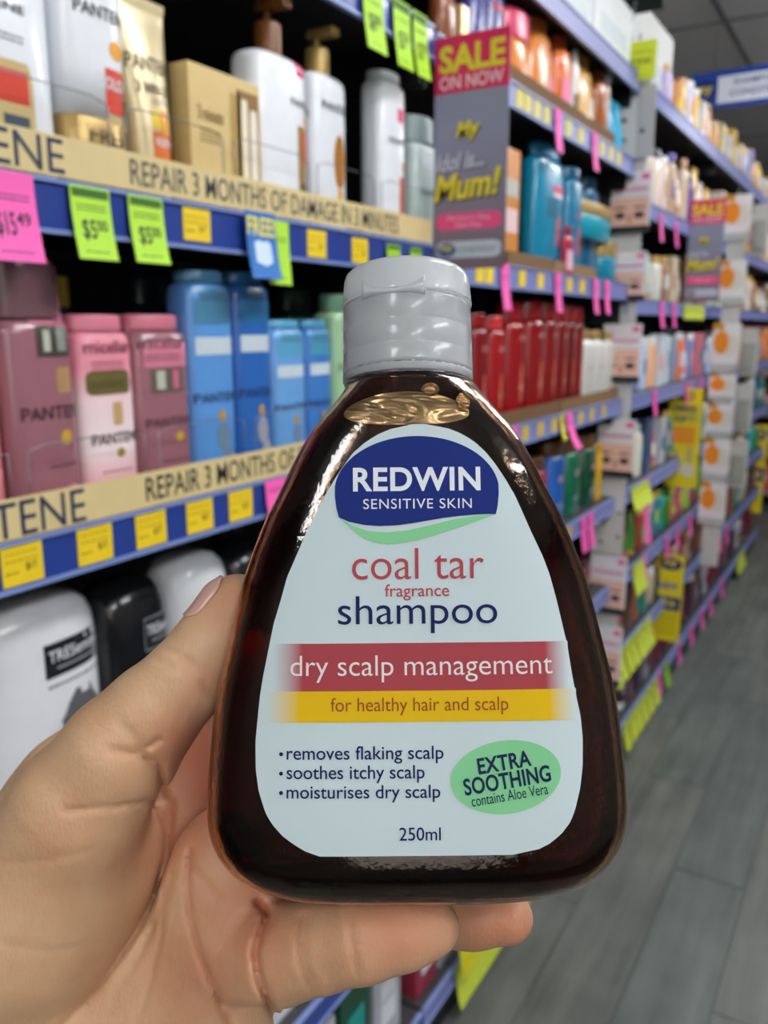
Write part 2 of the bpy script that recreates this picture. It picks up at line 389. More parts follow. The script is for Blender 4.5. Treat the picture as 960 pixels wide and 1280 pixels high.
# top rail of the nearest bay
ticket('price_ticket', 'lime green ticket on the topmost rail, leftmost of three', 466, .445, .05, .085, LIME, price='8.00', k=.1, header=True)
ticket('price_ticket', 'lime green ticket on the topmost rail, middle of three', 502, .445, .046, .088, LIME, price='5.00', k=.1, header=True)
ticket('price_ticket', 'lime green ticket on the topmost rail, rightmost of three', 525, .445, .042, .088, LIME, price='2.00', k=.1, header=True)

# ================================================================== PRODUCTS
def scale_secs(tbl, w, d, h, z0=0.0): return [(z0 + z * h, a * w / 2, b * d / 2, n) for (z, a, b, n) in tbl]
SH = {
 'oval': [(0, .86, .8, 2.4), (.015, .96, .94, 2.4), (.05, 1, 1, 2.4), (.75, 1, 1, 2.4), (.9, .97, .94, 2.4), (.96, .85, .8, 2.3), (.985, .62, .6, 2.2), (1, .38, .42, 2)],
 'slab': [(0, .9, .86, 3.5), (.012, .98, .97, 3.5), (.04, 1, 1, 3.5), (.93, 1, 1, 3.5), (.97, .96, .94, 3.4), (.99, .86, .8, 3), (1, .6, .5, 2.5)],
 'dome': [(0, .86, .84, 2.6), (.02, .97, .96, 2.6), (.06, 1, 1, 2.6), (.78, 1, 1, 2.5), (.86, .975, .97, 2.4), (.92, .9, .89, 2.3), (.965, .74, .74, 2.2), (.99, .5, .52, 2.1), (1, .28, .32, 2)],
 'tubewide': [(0, .72, .95, 2.2), (.05, .74, .97, 2.2), (.3, .8, .9, 2.2), (.6, .9, .6, 2.1), (.85, .98, .25, 2.2), (.93, 1, .1, 3), (1, 1, .07, 4)],
 'cyl': [(0, .92, .92, 2), (.012, 1, 1, 2), (.03, 1, 1, 2), (.92, 1, 1, 2), (.97, .9, .9, 2), (1, .7, .7, 2)],
 'taper': [(0, .9, .86, 2.4), (.02, 1, 1, 2.4), (.1, 1.0, 1, 2.4), (.6, .9, .9, 2.4), (.9, .72, .78, 2.3), (1, .5, .6, 2.1)],
}
CAPCYL = [(0, 1, 1, 2), (.05, 1, 1, 2), (.85, 1, 1, 2), (.95, .97, .97, 2), (1, .88, .88, 2)]
def product(name, label, cat, shape, y0, y1, zb, zt, body, capm=None, deco=(), depth=None, X=-0.675, group=None, seg=28, capfrac=0.14, rough=0.32, pearl=False):
    w = (y1 - y0); h = zt - zb; d = depth or min(0.075, w * 0.62)
    t = empty(name, (X - d / 2, (y0 + y1) / 2, zb), math.pi / 2); tag(t, label, cat, group)
    bm_ = body if isinstance(body, bpy.types.Material) else mat(body, rough, coat=0.3)
    cm = capm if isinstance(capm, bpy.types.Material) else mat(capm or '#eeeeee', 0.3)
    if shape == 'box':
        boxes('carton', [(-w / 2, w / 2, -d / 2, d / 2, 0, h)], t, bm_, 0.0008); surf = lambda x, z: -d / 2; secs = None
    else:
        if shape in ('oval', 'slab', 'taper', 'cyl', 'dome'):
            ch = h * capfrac
            if shape == 'dome': ch = 0
            secs = scale_secs(SH[shape], w, d, h - ch); loft('body', secs, t, bm_, seg)
            if ch:
                r = 0.62 if shape in ('oval', 'taper') else 0.9
                c = loft('cap', scale_secs(CAPCYL, w * r, d * (r if shape != 'cyl' else .9), ch, h - ch), t, cm, seg)
        elif shape == 'inverted':
            ch = h * capfrac; secs = scale_secs([(0, .93, .9, 2.6), (.3, .98, .97, 2.7), (.85, 1, 1, 3), (.97, .98, .97, 3), (1, .9, .85, 3)], w, d, h - ch, ch)
            loft('body', secs, t, bm_, seg); loft('cap', scale_secs([(0, .8, .8, 2.4), (.1, .88, .88, 2.5), (.96, .96, .95, 2.6), (1, .92, .9, 2.6)], w, d, ch), t, cm, seg)
        elif shape == 'tube':
            ch = h * capfrac; secs = scale_secs(SH['tubewide'], w, d, h - ch, ch); loft('body', secs, t, bm_, seg)
            loft('cap', scale_secs([(0, .94, .94, 2), (.08, 1, 1, 2), (.95, 1, 1, 2), (1, .97, .97, 2)], w * .7, d * .92, ch), t, cm, seg)
            boxes('crimp', [(-w / 2, w / 2, -d * .045, d * .045, h - .006, h + 0.002)], t, bm_)
        elif shape == 'pump':
            ch = h * capfrac; secs = scale_secs(SH['slab'] if w > .05 else SH['oval'], w, d, h - ch); loft('body', secs, t, bm_, seg)
            loft('collar', scale_secs(CAPCYL, .034, .034, ch * .6, h - ch), t, cm, 20); loft('stem', scale_secs(CAPCYL, .009, .009, ch * .5, h - ch * .6), t, cm, 12)
            boxes('nozzle', [(-.009, .009, -.032, .012, h - ch * .2, h)], t, cm, .002)
        elif shape == 'jar':
            ch = h * .34; secs = scale_secs([(0, .9, .9, 2), (.06, 1, 1, 2), (.9, 1, 1, 2), (1, .94, .94, 2)], w, d, h - ch); loft('body', secs, t, bm_, seg)
            loft('lid', scale_secs(CAPCYL, w * 1.02, d * 1.02, ch, h - ch), t, cm, seg)
        surf = lambda x, z: front_y(secs, x, z)
    for q in deco:
        if q[0] == 'p':                                  # panel: u0,u1 (-1..1), v0,v1 (0..1), colour, rounding
            _, u0, u1, v0, v1, c = q[:6]; rd = q[6] if len(q) > 6 else 0
            patch('label_panel', u0 * w / 2, u1 * w / 2, v0 * h, v1 * h, surf, t, c if isinstance(c, bpy.types.Material) else mat(c, .4), 8, 12 if rd else 4, .0004 + .0001 * (q[7] if len(q) > 7 else 0), rd)
        elif q[0] == 't':                                # lettering: text, u, v, width, height, colour
            _, s, u, v, tw, th, c = q[:7]
            flat_text('lettering', s, u * w / 2, v * h, tw * w, th * h, surf, t, c if isinstance(c, bpy.types.Material) else mat(c, .5), q[7] if len(q) > 7 else .008, off=.0009)
        elif q[0] == 's':                                # lines of unreadable small print
            _, u0, u1, v, n, c = q[:6]; small_print(t, surf, u0 * w / 2, u1 * w / 2, v * h, n, .004, mat(c, .5), .0012, .0009)
    return t
EDGE = {}
def px_item(name, label, cat, shape, x0, x1, ytop, bay, s, body, capm=None, deco=(), X=-0.675, zb=None, **k):
    zb = SURF[(bay, s)] if zb is None else zb
    zm = zb + 0.08; a, b = y_at(x0, X, zm), y_at(x1, X, zm)
    if shape != 'box':
        for _ in range(6):
            d = k.get('depth') or min(.075, (b - a) * .62)
            b = y_at(x1, X - d * (.42 if shape in ('cyl', 'jar', 'oval', 'taper', 'dome') else .22), zm)
            if k.get('X0') or x0 <= 0: break
            a = min(b - .02, y_at(x0, X - d * (.3 if shape in ('cyl', 'jar', 'oval', 'taper', 'dome') else .45), zm))
            if (b - a) < .028: a = b - .028; break
    zt = z_at(ytop, X, (a + b) / 2)
    rk = (bay, s, X if X in (-.78,) else 0)
    if rk in EDGE and a < EDGE[rk] + .0008 and b > EDGE[rk] + .02: a = EDGE[rk] + .0008
    EDGE[rk] = max(b, EDGE.get(rk, 0))
    if s > 0: zt = min(zt, H + SHELF[bay][s - 1] + .015)
    return product(name, label, cat, shape, a, b, zb, zt, body, capm, deco, X=X, **k)

GOLD = mat('#b7985a', .3, metal=.35); GOLDP = mat('#cdb67f', .35, metal=.15); AMBERC = mat('#7a4a22', .3); ORR = '#d8402a'; BRED = '#c9293a'
wg = ramp_mat([(0, '#b99a58'), (.28, '#d8c590'), (.34, '#eef1f4'), (1, '#f2f4f8')], 2)
# ---- upper shelf of the nearest bay
px_item('shampoo_bottle', 'white and gold shampoo bottle cut by the left frame edge, on the upper shelf', 'bottle', 'slab', -95, 66, -90, 0, 1, '#e8ecf2', '#d8c79a',
        [('p', -.2, .5, .12, .5, GOLDP, 1), ('p', -.1, .42, .32, .46, ORR, 0, 2), ('t', 'PANTENE', -.1, .72, .55, .035, INK), ('p', .0, .4, .22, .27, '#3a4a58', 0, 2), ('s', -.1, .4, .6, 2, '#444444')], capfrac=.06)
px_item('conditioner_bottle', 'white upside-down conditioner bottle with red panel and gold foot printed FREE', 'bottle', 'inverted', 66, 160, -75, 0, 1, '#edf0f5', GOLD,
        [('t', 'PANTENE', .2, .73, .85, .05, INK), ('p', .12, .88, .34, .52, ORR), ('t', 'COLOUR', .5, .46, .6, .05, WHITE, .02), ('p', .3, .8, .56, .64, '#f0a21e', 2), ('p', .15, .9, .26, .335, GOLDP), ('t', 'FREE', .2, .235, .62, .06, '#4a3c22', .02)], capfrac=.31, depth=.05)
px_item('hair_treatment_tube', 'gold tube with orange patch standing on its cap beside the gold carton', 'tube', 'tube', 147, 222, -8, 0, 1, mat('#d9c79c', .3, metal=.25), mat('#efe6cf', .3),
        [('t', 'PANTENE', .05, .68, .9, .075, '#5a4c34'), ('t', '3 MINUTE', .1, .56, .75, .055, '#6a5a3c'), ('s', -.2, .5, .51, 2, '#6a5a3c'), ('p', -.3, .1, .36, .46, '#e8c832', 2), ('p', .0, .4, .34, .47, '#e8a020', 2, 1), ('p', -.3, .75, .2, .35, '#d96a1c'), ('t', 'REPAIR', .3, .3, .5, .04, WHITE), ('p', -.1, .7, .08, .12, '#33486a')], capfrac=.16, depth=.05)
px_item('treatment_carton', 'gold carton of hair ampoules between the gold tube and white pump bottle', 'box', 'box', 238, 326, 92, 0, 1, mat('#dcc083', .4, metal=.1), None,
        [('t', '3 minute', -.45, .68, .34, .1, '#7d6032'), ('s', -.75, -.2, .56, 4, '#7d6032'), ('p', -.9, .1, .0, .22, '#e9d9a8', 1), ('p', -.3, .25, .03, .2, '#e88a1c', 2, 1), ('p', .1, .4, .05, .88, '#b8964f'), ('p', .3, .95, .08, .92, '#8e6a35'), ('p', .42, .62, .1, .86, '#f0e4c4', 1, 1), ('p', .68, .9, .08, .8, '#efe6d6', 1, 1)], depth=.028)
px_item('pump_bottle', 'large white shampoo bottle with amber pump and pink badge, right of the carton', 'bottle', 'pump', 302, 382, -6, 0, 1, '#edf0f5', AMBERC,
        [('p', .35, .75, .68, .75, '#e8357a', 1), ('t', '2x', .55, .715, .2, .02, WHITE), ('t', 'PANTENE', .75, .56, .6, .035, INK), ('p', .4, .95, .16, .46, GOLD), ('p', .6, .92, .3, .44, ORR, 0, 1), ('p', .7, .9, .46, .52, '#f0a21e', 2, 1), ('p', .5, .95, .16, .2, '#5c5a4c', 0, 1)], capfrac=.245, depth=.055)
px_item('pump_bottle', 'white conditioner bottle with gold pump and brown leaf emblem', 'bottle', 'pump', 378, 430, 34, 0, 1, '#eaeef4', GOLD,
        [('t', 'PANTENE', .3, .62, .9, .04, INK), ('p', .0, .7, .22, .5, '#b07428', 2), ('p', .2, .5, .13, .24, '#e8b030', 2, 1)], capfrac=.22, X=-.685)
px_item('shampoo_bottle', 'slim white shampoo bottle with red badge and orange panel, near the sale sign', 'bottle', 'slab', 464, 503, 90, 0, 1, '#e9edf2', '#d9dde2',
        [('p', .1, .65, .72, .8, '#e8357a', 1), ('t', 'PANTENE', .4, .6, .9, .035, INK), ('p', .3, .85, .17, .4, '#c2452a'), ('p', .3, .85, .1, .17, '#8c6a3a'), ('p', .5, .9, .42, .5, '#f0a21e', 2)], capfrac=.05)
px_item('shampoo_bottle', 'translucent grey-green bottle half hidden behind the sale sign', 'bottle', 'slab', 503, 545, 146, 0, 1, '#a9b8b4', '#8a9a98',
        [('p', -.6, .8, .62, .72, '#d8e0e2'), ('t', 'PANTENE', .2, .42, .8, .05, '#40505a'), ('p', .3, .8, .2, .32, '#8a90d0', 2)], capfrac=.2)
# ---- middle shelf of the nearest bay
mauve = mat('#9a6670', .25, coat=.5); pinkb = mat('#e39aa6', .3, coat=.3); pinkw = ramp_mat([(0, '#e88a94'), (.25, '#f0c8cc'), (.35, '#f3e2e4'), (.62, '#f0d2d4'), (.8, '#e58f9f'), (1, '#e0889a')], 2)
COLLAR_P = '#d9788e'
px_item('shampoo_bottle', 'salmon pink bottle sliver at the left frame edge on the middle shelf', 'bottle', 'slab', -75, 2, 345, 0, 2, '#ec8f92', '#c97884', [('s', .1, .8, .3, 3, '#7a4048')], capfrac=.3, X=-.685)
px_item('shampoo_bottle', 'tall mauve shampoo bottle with pink collar, leftmost full bottle on the middle shelf', 'bottle', 'slab', 2, 96, 322, 0, 2, mauve, mat('#74525a', .25),
        [('p', -.3, .98, .76, .98, mat('#b8687c', .4)), ('s', -.1, .7, .93, 2, '#3a2028'), ('s', -.1, .7, .86, 2, '#3a2028'), ('p', -.2, .8, .64, .76, mat('#4c403c', .4)), ('p', .0, .2, .66, .74, '#b9c0b0', 0, 1), ('p', .4, .7, .66, .74, '#8a9488', 0, 1), ('t', 'PANTENE', .25, .43, 1.0, .05, '#3c2630'), ('p', .3, .65, .3, .36, '#c9a032', 2), ('p', .3, .75, .5, .6, '#b08a60', 1), ('s', -.1, .8, .22, 1, '#4a2c34'), ('p', .2, 1., .02, .14, '#d88a9c', 2)], capfrac=.22)
px_item('shampoo_bottle', 'pink and white bottle with brown band beneath a pink collar', 'bottle', 'slab', 90, 168, 393, 0, 2, pinkw, mat('#d97c92', .35),
        [('t', 'micellar', .0, .84, .8, .06, '#7a3048'), ('s', -.6, .5, .76, 3, '#8a4054'), ('p', -.8, .7, .60, .72, '#6b6034', 1), ('s', -.7, .5, .66, 2, '#2e2a18'), ('t', 'PANTENE', .15, .375, .9, .055, '#4a3038'), ('p', .0, .35, .44, .56, '#c4a070', 1), ('p', .05, .35, .27, .32, '#a08438', 2), ('s', -.5, .6, .2, 1, '#7a4a54'), ('p', .2, 1, .0, .15, '#ea8a96', 2)], capfrac=.08)
px_item('shampoo_bottle', 'mauve bottle with pink collar, next to the light blue bottles', 'bottle', 'slab', 160, 236, 393, 0, 2, mauve, mat('#d0758a', .35),
        [('p', -.9, .8, .72, .98, mat('#d17c90', .4)), ('t', 'micellar', -.1, .85, .8, .06, '#6a2a40'), ('s', -.7, .5, .78, 2, '#7a3448'), ('p', -.6, .6, .58, .71, mat('#6a5a54', .4)), ('p', -.4, -.1, .6, .7, '#b9c0b0', 0, 1), ('p', .2, .4, .6, .7, '#cf6a88', 0, 1), ('t', 'PANTENE', .1, .42, .9, .05, '#4c2c38'), ('p', .2, .5, .3, .36, '#c9a032', 2), ('s', -.3, .7, .2, 1, '#4a2c34')], capfrac=.08)
def bluebottle(label, x0, x1, yt, col, collar, wt, capf=.26):
    px_item('shampoo_bottle', label, 'bottle', 'slab', x0, x1, yt, 0, 2, mat(col, .3, coat=.4), mat(collar, .3),
            [('p', -.8, .9, .76, .97, mat(collar, .35)), ('s', -.6, .6, .9, 3, '#1c3a64'), ('p', -.8, .9, .62, .7, '#c9d6de'), ('t', 'PANTENE', .1, .42, 1., .045, '#1c3060'),
             ('p', .0, .3, .3, .36, '#c0902c', 2), ('p', -.1, .5, .16, .3, wt, 2), ('p', .1, .7, .04, .18, wt, 2), ('s', -.6, .6, .02, 1, '#1c3a64')], capfrac=.05)
bluebottle('tall light blue bottle with pale collar, first of the blue bottles', 224, 292, 338, '#5b96d8', '#4f86a8', '#7088a0')
bluebottle('tall deep blue bottle with teal collar, second of the blue bottles', 287, 338, 340, '#2c66b4', '#2f6d9c', '#a0a0a8')
bluebottle('short light blue bottle with white band, third of the blue bottles', 331, 380, 400, '#6aa2dc', '#5aa4c8', '#6c88a8')
bluebottle('short medium blue bottle, fourth of the blue bottles', 374, 412, 400, '#3f7cc4', '#4f98bc', '#8898a8')
px_item('shampoo_bottle', 'pale green bottle behind the shampoo cap, right of the blue bottles', 'bottle', 'slab', 406, 452, 368, 0, 2, '#9cc49a', '#5f8a70', [('t', 'PANTENE', .1, .55, .9, .05, '#38604c'), ('p', -.6, .7, .78, .9, '#7fb08e'), ('p', -.2, .4, .35, .5, '#506a5a', 2)], capfrac=.1)
px_item('shampoo_bottle', 'dark green bottle hidden behind the shampoo bottle, middle shelf', 'bottle', 'slab', 456, 500, 372, 0, 2, '#6fa07c', '#3f6a50', [('t', 'PANTENE', .1, .55, .9, .05, '#24402c')], capfrac=.1)
px_item('shampoo_bottle', 'small dark bottle with purple and yellow cap at the back of the middle shelf', 'bottle', 'oval', 80, 104, 345, 0, 2, '#2a3450', '#e0c22a', [('p', -.5, .5, .5, .7, '#5a4a9c')], X=-.78)
px_item('shampoo_bottle', 'dim teal bottle at the back, behind the mauve bottle', 'bottle', 'slab', 172, 226, 345, 0, 2, '#12323e', '#0e2830', [('s', -.6, .6, .8, 3, '#2a5a6a')], X=-.78)
px_item('shampoo_bottle', 'dim green bottle at the back, behind the short blue bottles', 'bottle', 'slab', 352, 396, 360, 0, 2, '#1e4a38', '#153828', [('s', -.6, .6, .8, 3, '#3a6a52')], X=-.78)
# ---- lower shelf of the nearest bay: big rounded bottles
tb = [('p', -.1, .99, .66, .8, '#17181c'), ('t', 'TRESemmé', .42, .745, .98, .05, '#d8dade'), ('s', .1, .8, .69, 1, '#a8aab0'), ('s', -.1, .95, .63, 1, '#55565c')]
B0 = H - .493; TT = {'capfrac': 0, 'X': -.69}
tres_w = px_item('large_shampoo_bottle', 'big white round-shouldered bottle with black label and grey map, lower left', 'bottle', 'dome', -14, 120, 752, 0, 3, mat('#e6e7ea', .28, coat=.5), None,
        [], depth=.085, **TT)
def map_shape():                                  # the grey map print, drawn over the white bottle
    pts = [(0.0, .55), (.08, .62), (.16, .78), (.27, .86), (.33, .98), (.44, .97), (.45, .86), (.55, .8), (.62, .85), (.66, 1.0), (.72, .82), (.82, .68), (.95, .5), (1.0, .32), (.95, .18), (.85, .06), (.74, .0), (.66, .08), (.58, .2), (.44, .18), (.3, .1), (.16, .1), (.06, .2), (.03, .38)]
    return pts
def decorate_dome(t, x0, x1, dark, withmap):
    body = [c for c in t.children if c.name.startswith('body')][0]
    w = max(v.co.x for v in body.data.vertices) * 2; h = max(v.co.z for v in body.data.vertices); d = max(v.co.y for v in body.data.vertices) * 2
    secs = scale_secs(SH['dome'], w, d, h); surf = lambda x, z: front_y(secs, x, z)
    hi = h - .045
    lab = patch('label_panel', -.05 * w, .47 * w, hi - .036, hi, surf, t, mat('#17181c', .45), 10, 4, .0004)
    if dark:
        for (a, b, c, e) in ((-.05, .47, hi - .0375, hi - .036), (-.05, .47, hi, hi + .0012), (-.058, -.05, hi - .0375, hi + .0012)): patch('label_edge', a * w, b * w, c, e, surf, t, mat('#9da0a8', .4), 8, 1, .0006)
    flat_text('lettering', 'TRESemmé', .21 * w, hi - .014, .46 * w, .0125, surf, t, mat('#dfe0e4', .4), .01, off=.0009)
    small_print(t, surf, .04 * w, .36 * w, hi - .028, 1, .003, mat('#b0b2b8', .5), .002, .0009)
    if withmap:
        small_print(t, surf, -.04 * w, .47 * w, hi - .046, 1, .003, mat('#4a4a50', .5), .002, .0009)
        bm = bmesh.new(); vs = []
        for (u, v) in map_shape():
            x = .04 * w + u * .4 * w; z = hi - .118 + v * .062; vs.append(bm.verts.new((x, 0, z)))
        bm.faces.new(vs); bmesh.ops.triangulate(bm, faces=bm.faces[:]); bmesh.ops.subdivide_edges(bm, edges=bm.edges[:], cuts=2, use_grid_fill=True)
        for v in bm.verts: v.co.y = surf(v.co.x, v.co.z) - .0009
        me = bpy.data.meshes.new('map_print'); bm.to_mesh(me); bm.free(); link('map_print', me, t, mat('#5c5c60', .6))
decorate_dome(tres_w, 0, 0, False, True)
b2 = px_item('large_shampoo_bottle', 'big black round-shouldered bottle with silver-edged label, between two white ones', 'bottle', 'dome', 116, 202, 728, 0, 3, mat('#141519', .22, coat=.6), None, [], depth=.085, **TT); decorate_dome(b2, 0, 0, True, False)
b3 = px_item('large_shampoo_bottle', 'big white round-shouldered bottle with black label, behind the thumb', 'bottle', 'dome', 188, 277, 698, 0, 3, mat('#dfe1e4', .28, coat=.5), None, [], depth=.085, **TT); decorate_dome(b3, 0, 0, False, False)
b4 = px_item('large_shampoo_bottle', 'big black bottle half hidden by the shampoo bottle, above the thumb tip', 'bottle', 'dome', 272, 335, 680, 0, 3, mat('#101115', .22, coat=.6), None, [], depth=.085, **TT); decorate_dome(b4, 0, 0, True, False)

# ---- things in the second bay
TRAY = mat('#7a5a3a', .85, noise=.25, scale=150)
def tray(label, px0, px1, bay, s, h=.05, col=TRAY):
    zb = SURF[(bay, s)]; a, b = y_at(px0, XS - .008, zb), y_at(px1, XS - .008, zb)
    t = empty('display_tray', (XS - .008, (a + b) / 2, zb), math.pi / 2); tag(t, label, 'tray'); w = (b - a) / 2
    boxes('front_wall', [(-w, w, 0, .0015, 0, h)], t, col); boxes('base', [(-w, w, .0015, .13, 0, .001)], t, col)
    boxes('side_wall', [(-w, -w + .0015, .0015, .13, .001, h)], t, col); boxes('side_wall', [(w - .0015, w, .0015, .13, .001, h)], t, col)
tray('brown cardboard display tray along the upper shelf of orange bottles', 636, 768, 1, 1, .032)
tray('brown patterned tray left of the teal bottles, at their foot', 634, 690, 1, 2, .028)
tray('brown patterned tray in front of the teal jars', 692, 745, 1, 2, .026, mat('#8c6c48', .85, noise=.25, scale=90))
tray('brown tray in front of the tall red bottles', 600, 700, 1, 3, .03, mat('#6e5030', .85, noise=.3, scale=90))
tray('brown tray in front of the white gold-capped bottles', 702, 772, 1, 3, .03, mat('#80603c', .85, noise=.3, scale=90))
P = px_item
P('perfume_bottle', 'brown and gold bottle above the sale sign, leftmost on that shelf', 'bottle', 'oval', 548, 566, -20, 1, 1, '#8a4a20', '#caa050')
P('hair_product_pack', 'pale gold pack above the word SALE on the sign', 'pack', 'box', 562, 586, 2, 1, 1, mat('#d8b878', .3, metal=.3), None, [('s', -.6, .6, .7, 3, '#6a4a20')])
P('hair_spray_can', 'dark blue can with silver cap above the sale sign, left one', 'can', 'cyl', 584, 603, -30, 1, 1, '#2a2a84', '#b8bcc8', [('s', -.5, .5, .5, 3, '#c8c8e0')])
P('hair_spray_can', 'dark blue can with red stripe above the sale sign, right one', 'can', 'cyl', 603, 622, -30, 1, 1, '#232878', '#b8bcc8', [('p', -.7, .7, .68, .73, '#d83050')])
P('hair_mask_jar', 'orange jar with pink lid beside the sale sign top', 'jar', 'jar', 624, 652, 14, 1, 1, '#e88a30', '#e0406c')
P('shampoo_bottle', 'tall orange bottle with pink print, tallest on the orange shelf', 'bottle', 'taper', 652, 684, -28, 1, 1, '#e08a3c', '#c87830', [('p', .1, .6, .2, .42, '#e87aa0'), ('s', -.4, .4, .6, 4, '#fff0d0')], capfrac=.12)
P('conditioner_bottle', 'orange bottle with bright pink lower label', 'bottle', 'oval', 682, 702, 28, 1, 1, '#e87838', '#d05838', [('p', -.6, .9, .1, .5, '#f06a98')])
P('serum_bottle', 'small white bottle with dark label between orange and yellow bottles', 'bottle', 'oval', 698, 712, 58, 1, 1, '#e8e4e0', '#eeeeee', [('p', -.8, .8, .1, .45, '#4a2c24')])
P('shampoo_bottle', 'yellow-gold bottle with white label on the orange shelf', 'bottle', 'taper', 710, 735, 42, 1, 1, '#d8a03c', '#b88430', [('p', .1, .8, .1, .5, '#f4ecd8')])
P('oil_bottle', 'amber brown bottle right of the yellow-gold bottle', 'bottle', 'oval', 733, 748, 60, 1, 1, '#a85c20', '#7a3c18')
P('pump_bottle', 'clear slim bottle with silver pump right of the amber bottle', 'bottle', 'pump', 751, 761, 62, 1, 1, '#b8a8a0', '#c8c8cc')
P('gel_tube', 'bright cyan tube, left of two standing at the end of the orange shelf', 'tube', 'tube', 756, 769, 122, 1, 1, '#28b0dc', '#1c90bc')
P('gel_tube', 'bright cyan tube, right of two standing at the end of the orange shelf', 'tube', 'tube', 767, 779, 130, 1, 1, '#38bce4', '#1c90bc')
P('hair_dye_box', 'tall orange and white carton edge just right of the sale sign', 'box', 'box', 630, 648, 186, 1, 2, '#d89048', None, [('p', -.8, .8, .3, .5, '#e8c8c8'), ('p', -.8, .8, .6, .75, '#b8b8b0')], depth=.05)
TEAL = mat('#1487ac', .3, coat=.4)
P('shampoo_bottle', 'large teal bottle with pink badge and pink panel, first of the teal bottles', 'bottle', 'slab', 659, 700, 182, 1, 2, TEAL, '#1a6f98',
  [('s', .0, .7, .82, 4, '#9fd0e4'), ('p', .0, .85, .64, .7, '#e8507c'), ('p', .0, .85, .61, .64, '#e8e8f0'), ('p', .25, .75, .22, .46, '#b46a80', 1), ('p', -.4, .3, .44, .6, '#0f6484')], capfrac=.1, depth=.055)
P('conditioner_bottle', 'teal bottle with small pink panel, second of the teal bottles', 'bottle', 'slab', 698, 722, 210, 1, 2, mat('#137ba2', .3, coat=.4), '#105c80', [('p', .0, .7, .2, .46, '#a85a78', 1), ('p', -.2, .6, .55, .58, '#c03a68')], capfrac=.1)
P('shampoo_bottle', 'dark teal bottle with thin red line, third of the teal bottles', 'bottle', 'slab', 720, 742, 222, 1, 2, mat('#0f5f86', .3, coat=.4), '#0c4868', [('p', -.5, .7, .5, .53, '#c83858')], capfrac=.1, X=-.70)
P('serum_bottle', 'tiny dark red and white bottle in front of the teal bottles', 'bottle', 'oval', 706, 716, 282, 1, 2, '#b02848', '#8c1c38', [('p', -.7, .7, .1, .5, '#e8b8c8')], X=-.655, depth=.018, capfrac=.2)
P('hair_mask_jar', 'turquoise jar with gold lid, lower of the stack', 'jar', 'jar', 724, 764, 300, 1, 2, '#148aa8', GOLD, depth=.07)
tj = P('hair_mask_jar', 'turquoise jar with gold lid, upper of the stack', 'jar', 'jar', 722, 762, 256, 1, 2, '#16a0b8', GOLD, zb=z_at(300, -.675, y_at(746, -.675, H + .15)), depth=.065)
P('cotton_pack', 'small white bag beside the turquoise jars', 'pack', 'dome', 768, 777, 292, 1, 2, '#d8dade', None)
RED = lambda c: mat(c, .25, coat=.5)
for i, (a, b, yt, c, lb) in enumerate([(584, 606, 392, '#80121a', 'red bottle just visible right of the clear cap'), (604, 627, 395, '#a2161c', 'short red bottle with glossy round cap, left of the tall red ones'),
        (624, 652, 378, '#981018', 'widest tall red bottle, first of the tall row'), (650, 676, 376, '#8e1016', 'tall red bottle with gold print, second of the tall row'), (674, 692, 378, '#860e14', 'tall red bottle, third of the tall row'),
        (690, 705, 380, '#7c0c12', 'tall red bottle, fourth of the tall row'), (703, 716, 382, '#700a10', 'tall red bottle, fifth of the tall row'), (714, 726, 384, '#800c12', 'tall dark red bottle, last of the row before the white bottles')]):
    P('shampoo_bottle', lb, 'bottle', 'slab', a, b, yt, 1, 3, RED(c), RED('#d8383c') if i == 1 else RED('#8c1016'), [('s', -.1, .7, .72, 3, '#e8c8c0'), ('p', .1, .4, .15, .5, '#d06a4c', 2), ('s', -.1, .6, .3, 3, '#e8b8a0')], capfrac=.12 if i < 2 else .16)
for i, (a, b) in enumerate([(722, 734), (734, 746), (745, 755), (755, 763)]):
    P('lotion_bottle', f'small white bottle with gold cap beside the red bottles, {ORD[i]} from the left', 'bottle', 'oval', a, b, 412 + i, 1, 3, '#d4d2cc', GOLD, [('s', -.5, .5, .5, 3, '#8a8a88')], capfrac=.12)
for i, (a, b, yt, c, lb) in enumerate([(628, 655, 575, '#7c2a34', 'dull red bottle on the fourth shelf, at the shampoo bottle edge'), (654, 680, 572, '#a83848', 'raspberry red bottle with brown cap on the fourth shelf'),
        (677, 702, 552, '#2260b8', 'bright blue bottle with black cap on the fourth shelf'), (700, 722, 548, '#12684a', 'green bottle with shiny shoulder, left of the dark green one'), (721, 742, 544, '#0c4a30', 'dark green bottle, last on the fourth shelf of the second bay')]):
    P('shampoo_bottle', lb, 'bottle', 'slab', a, b, yt, 1, 4, mat(c, .22, coat=.6), '#5c3c20', [('p', -.3, .3, .5, .6, '#b08890', 2), ('s', -.5, .5, .25, 4, '#a8b8c0')], capfrac=.17)
P('hair_spray_can', 'thin yellow can just left of the hanging eye packs', 'can', 'cyl', 740, 747, 556, 1, 4, '#d8a41c', '#c08c10')
for i, (a, b, yt, c) in enumerate([(690, 712, 700, '#8c1c24'), (712, 736, 702, '#6a1820')]):
    P('shampoo_bottle', ['dark red bottle on the fifth shelf next to the shampoo bottle', 'darkest red bottle on the fifth shelf by the clip strip'][i], 'bottle', 'slab', a, b, yt, 1, 5, RED(c), '#3c1014')

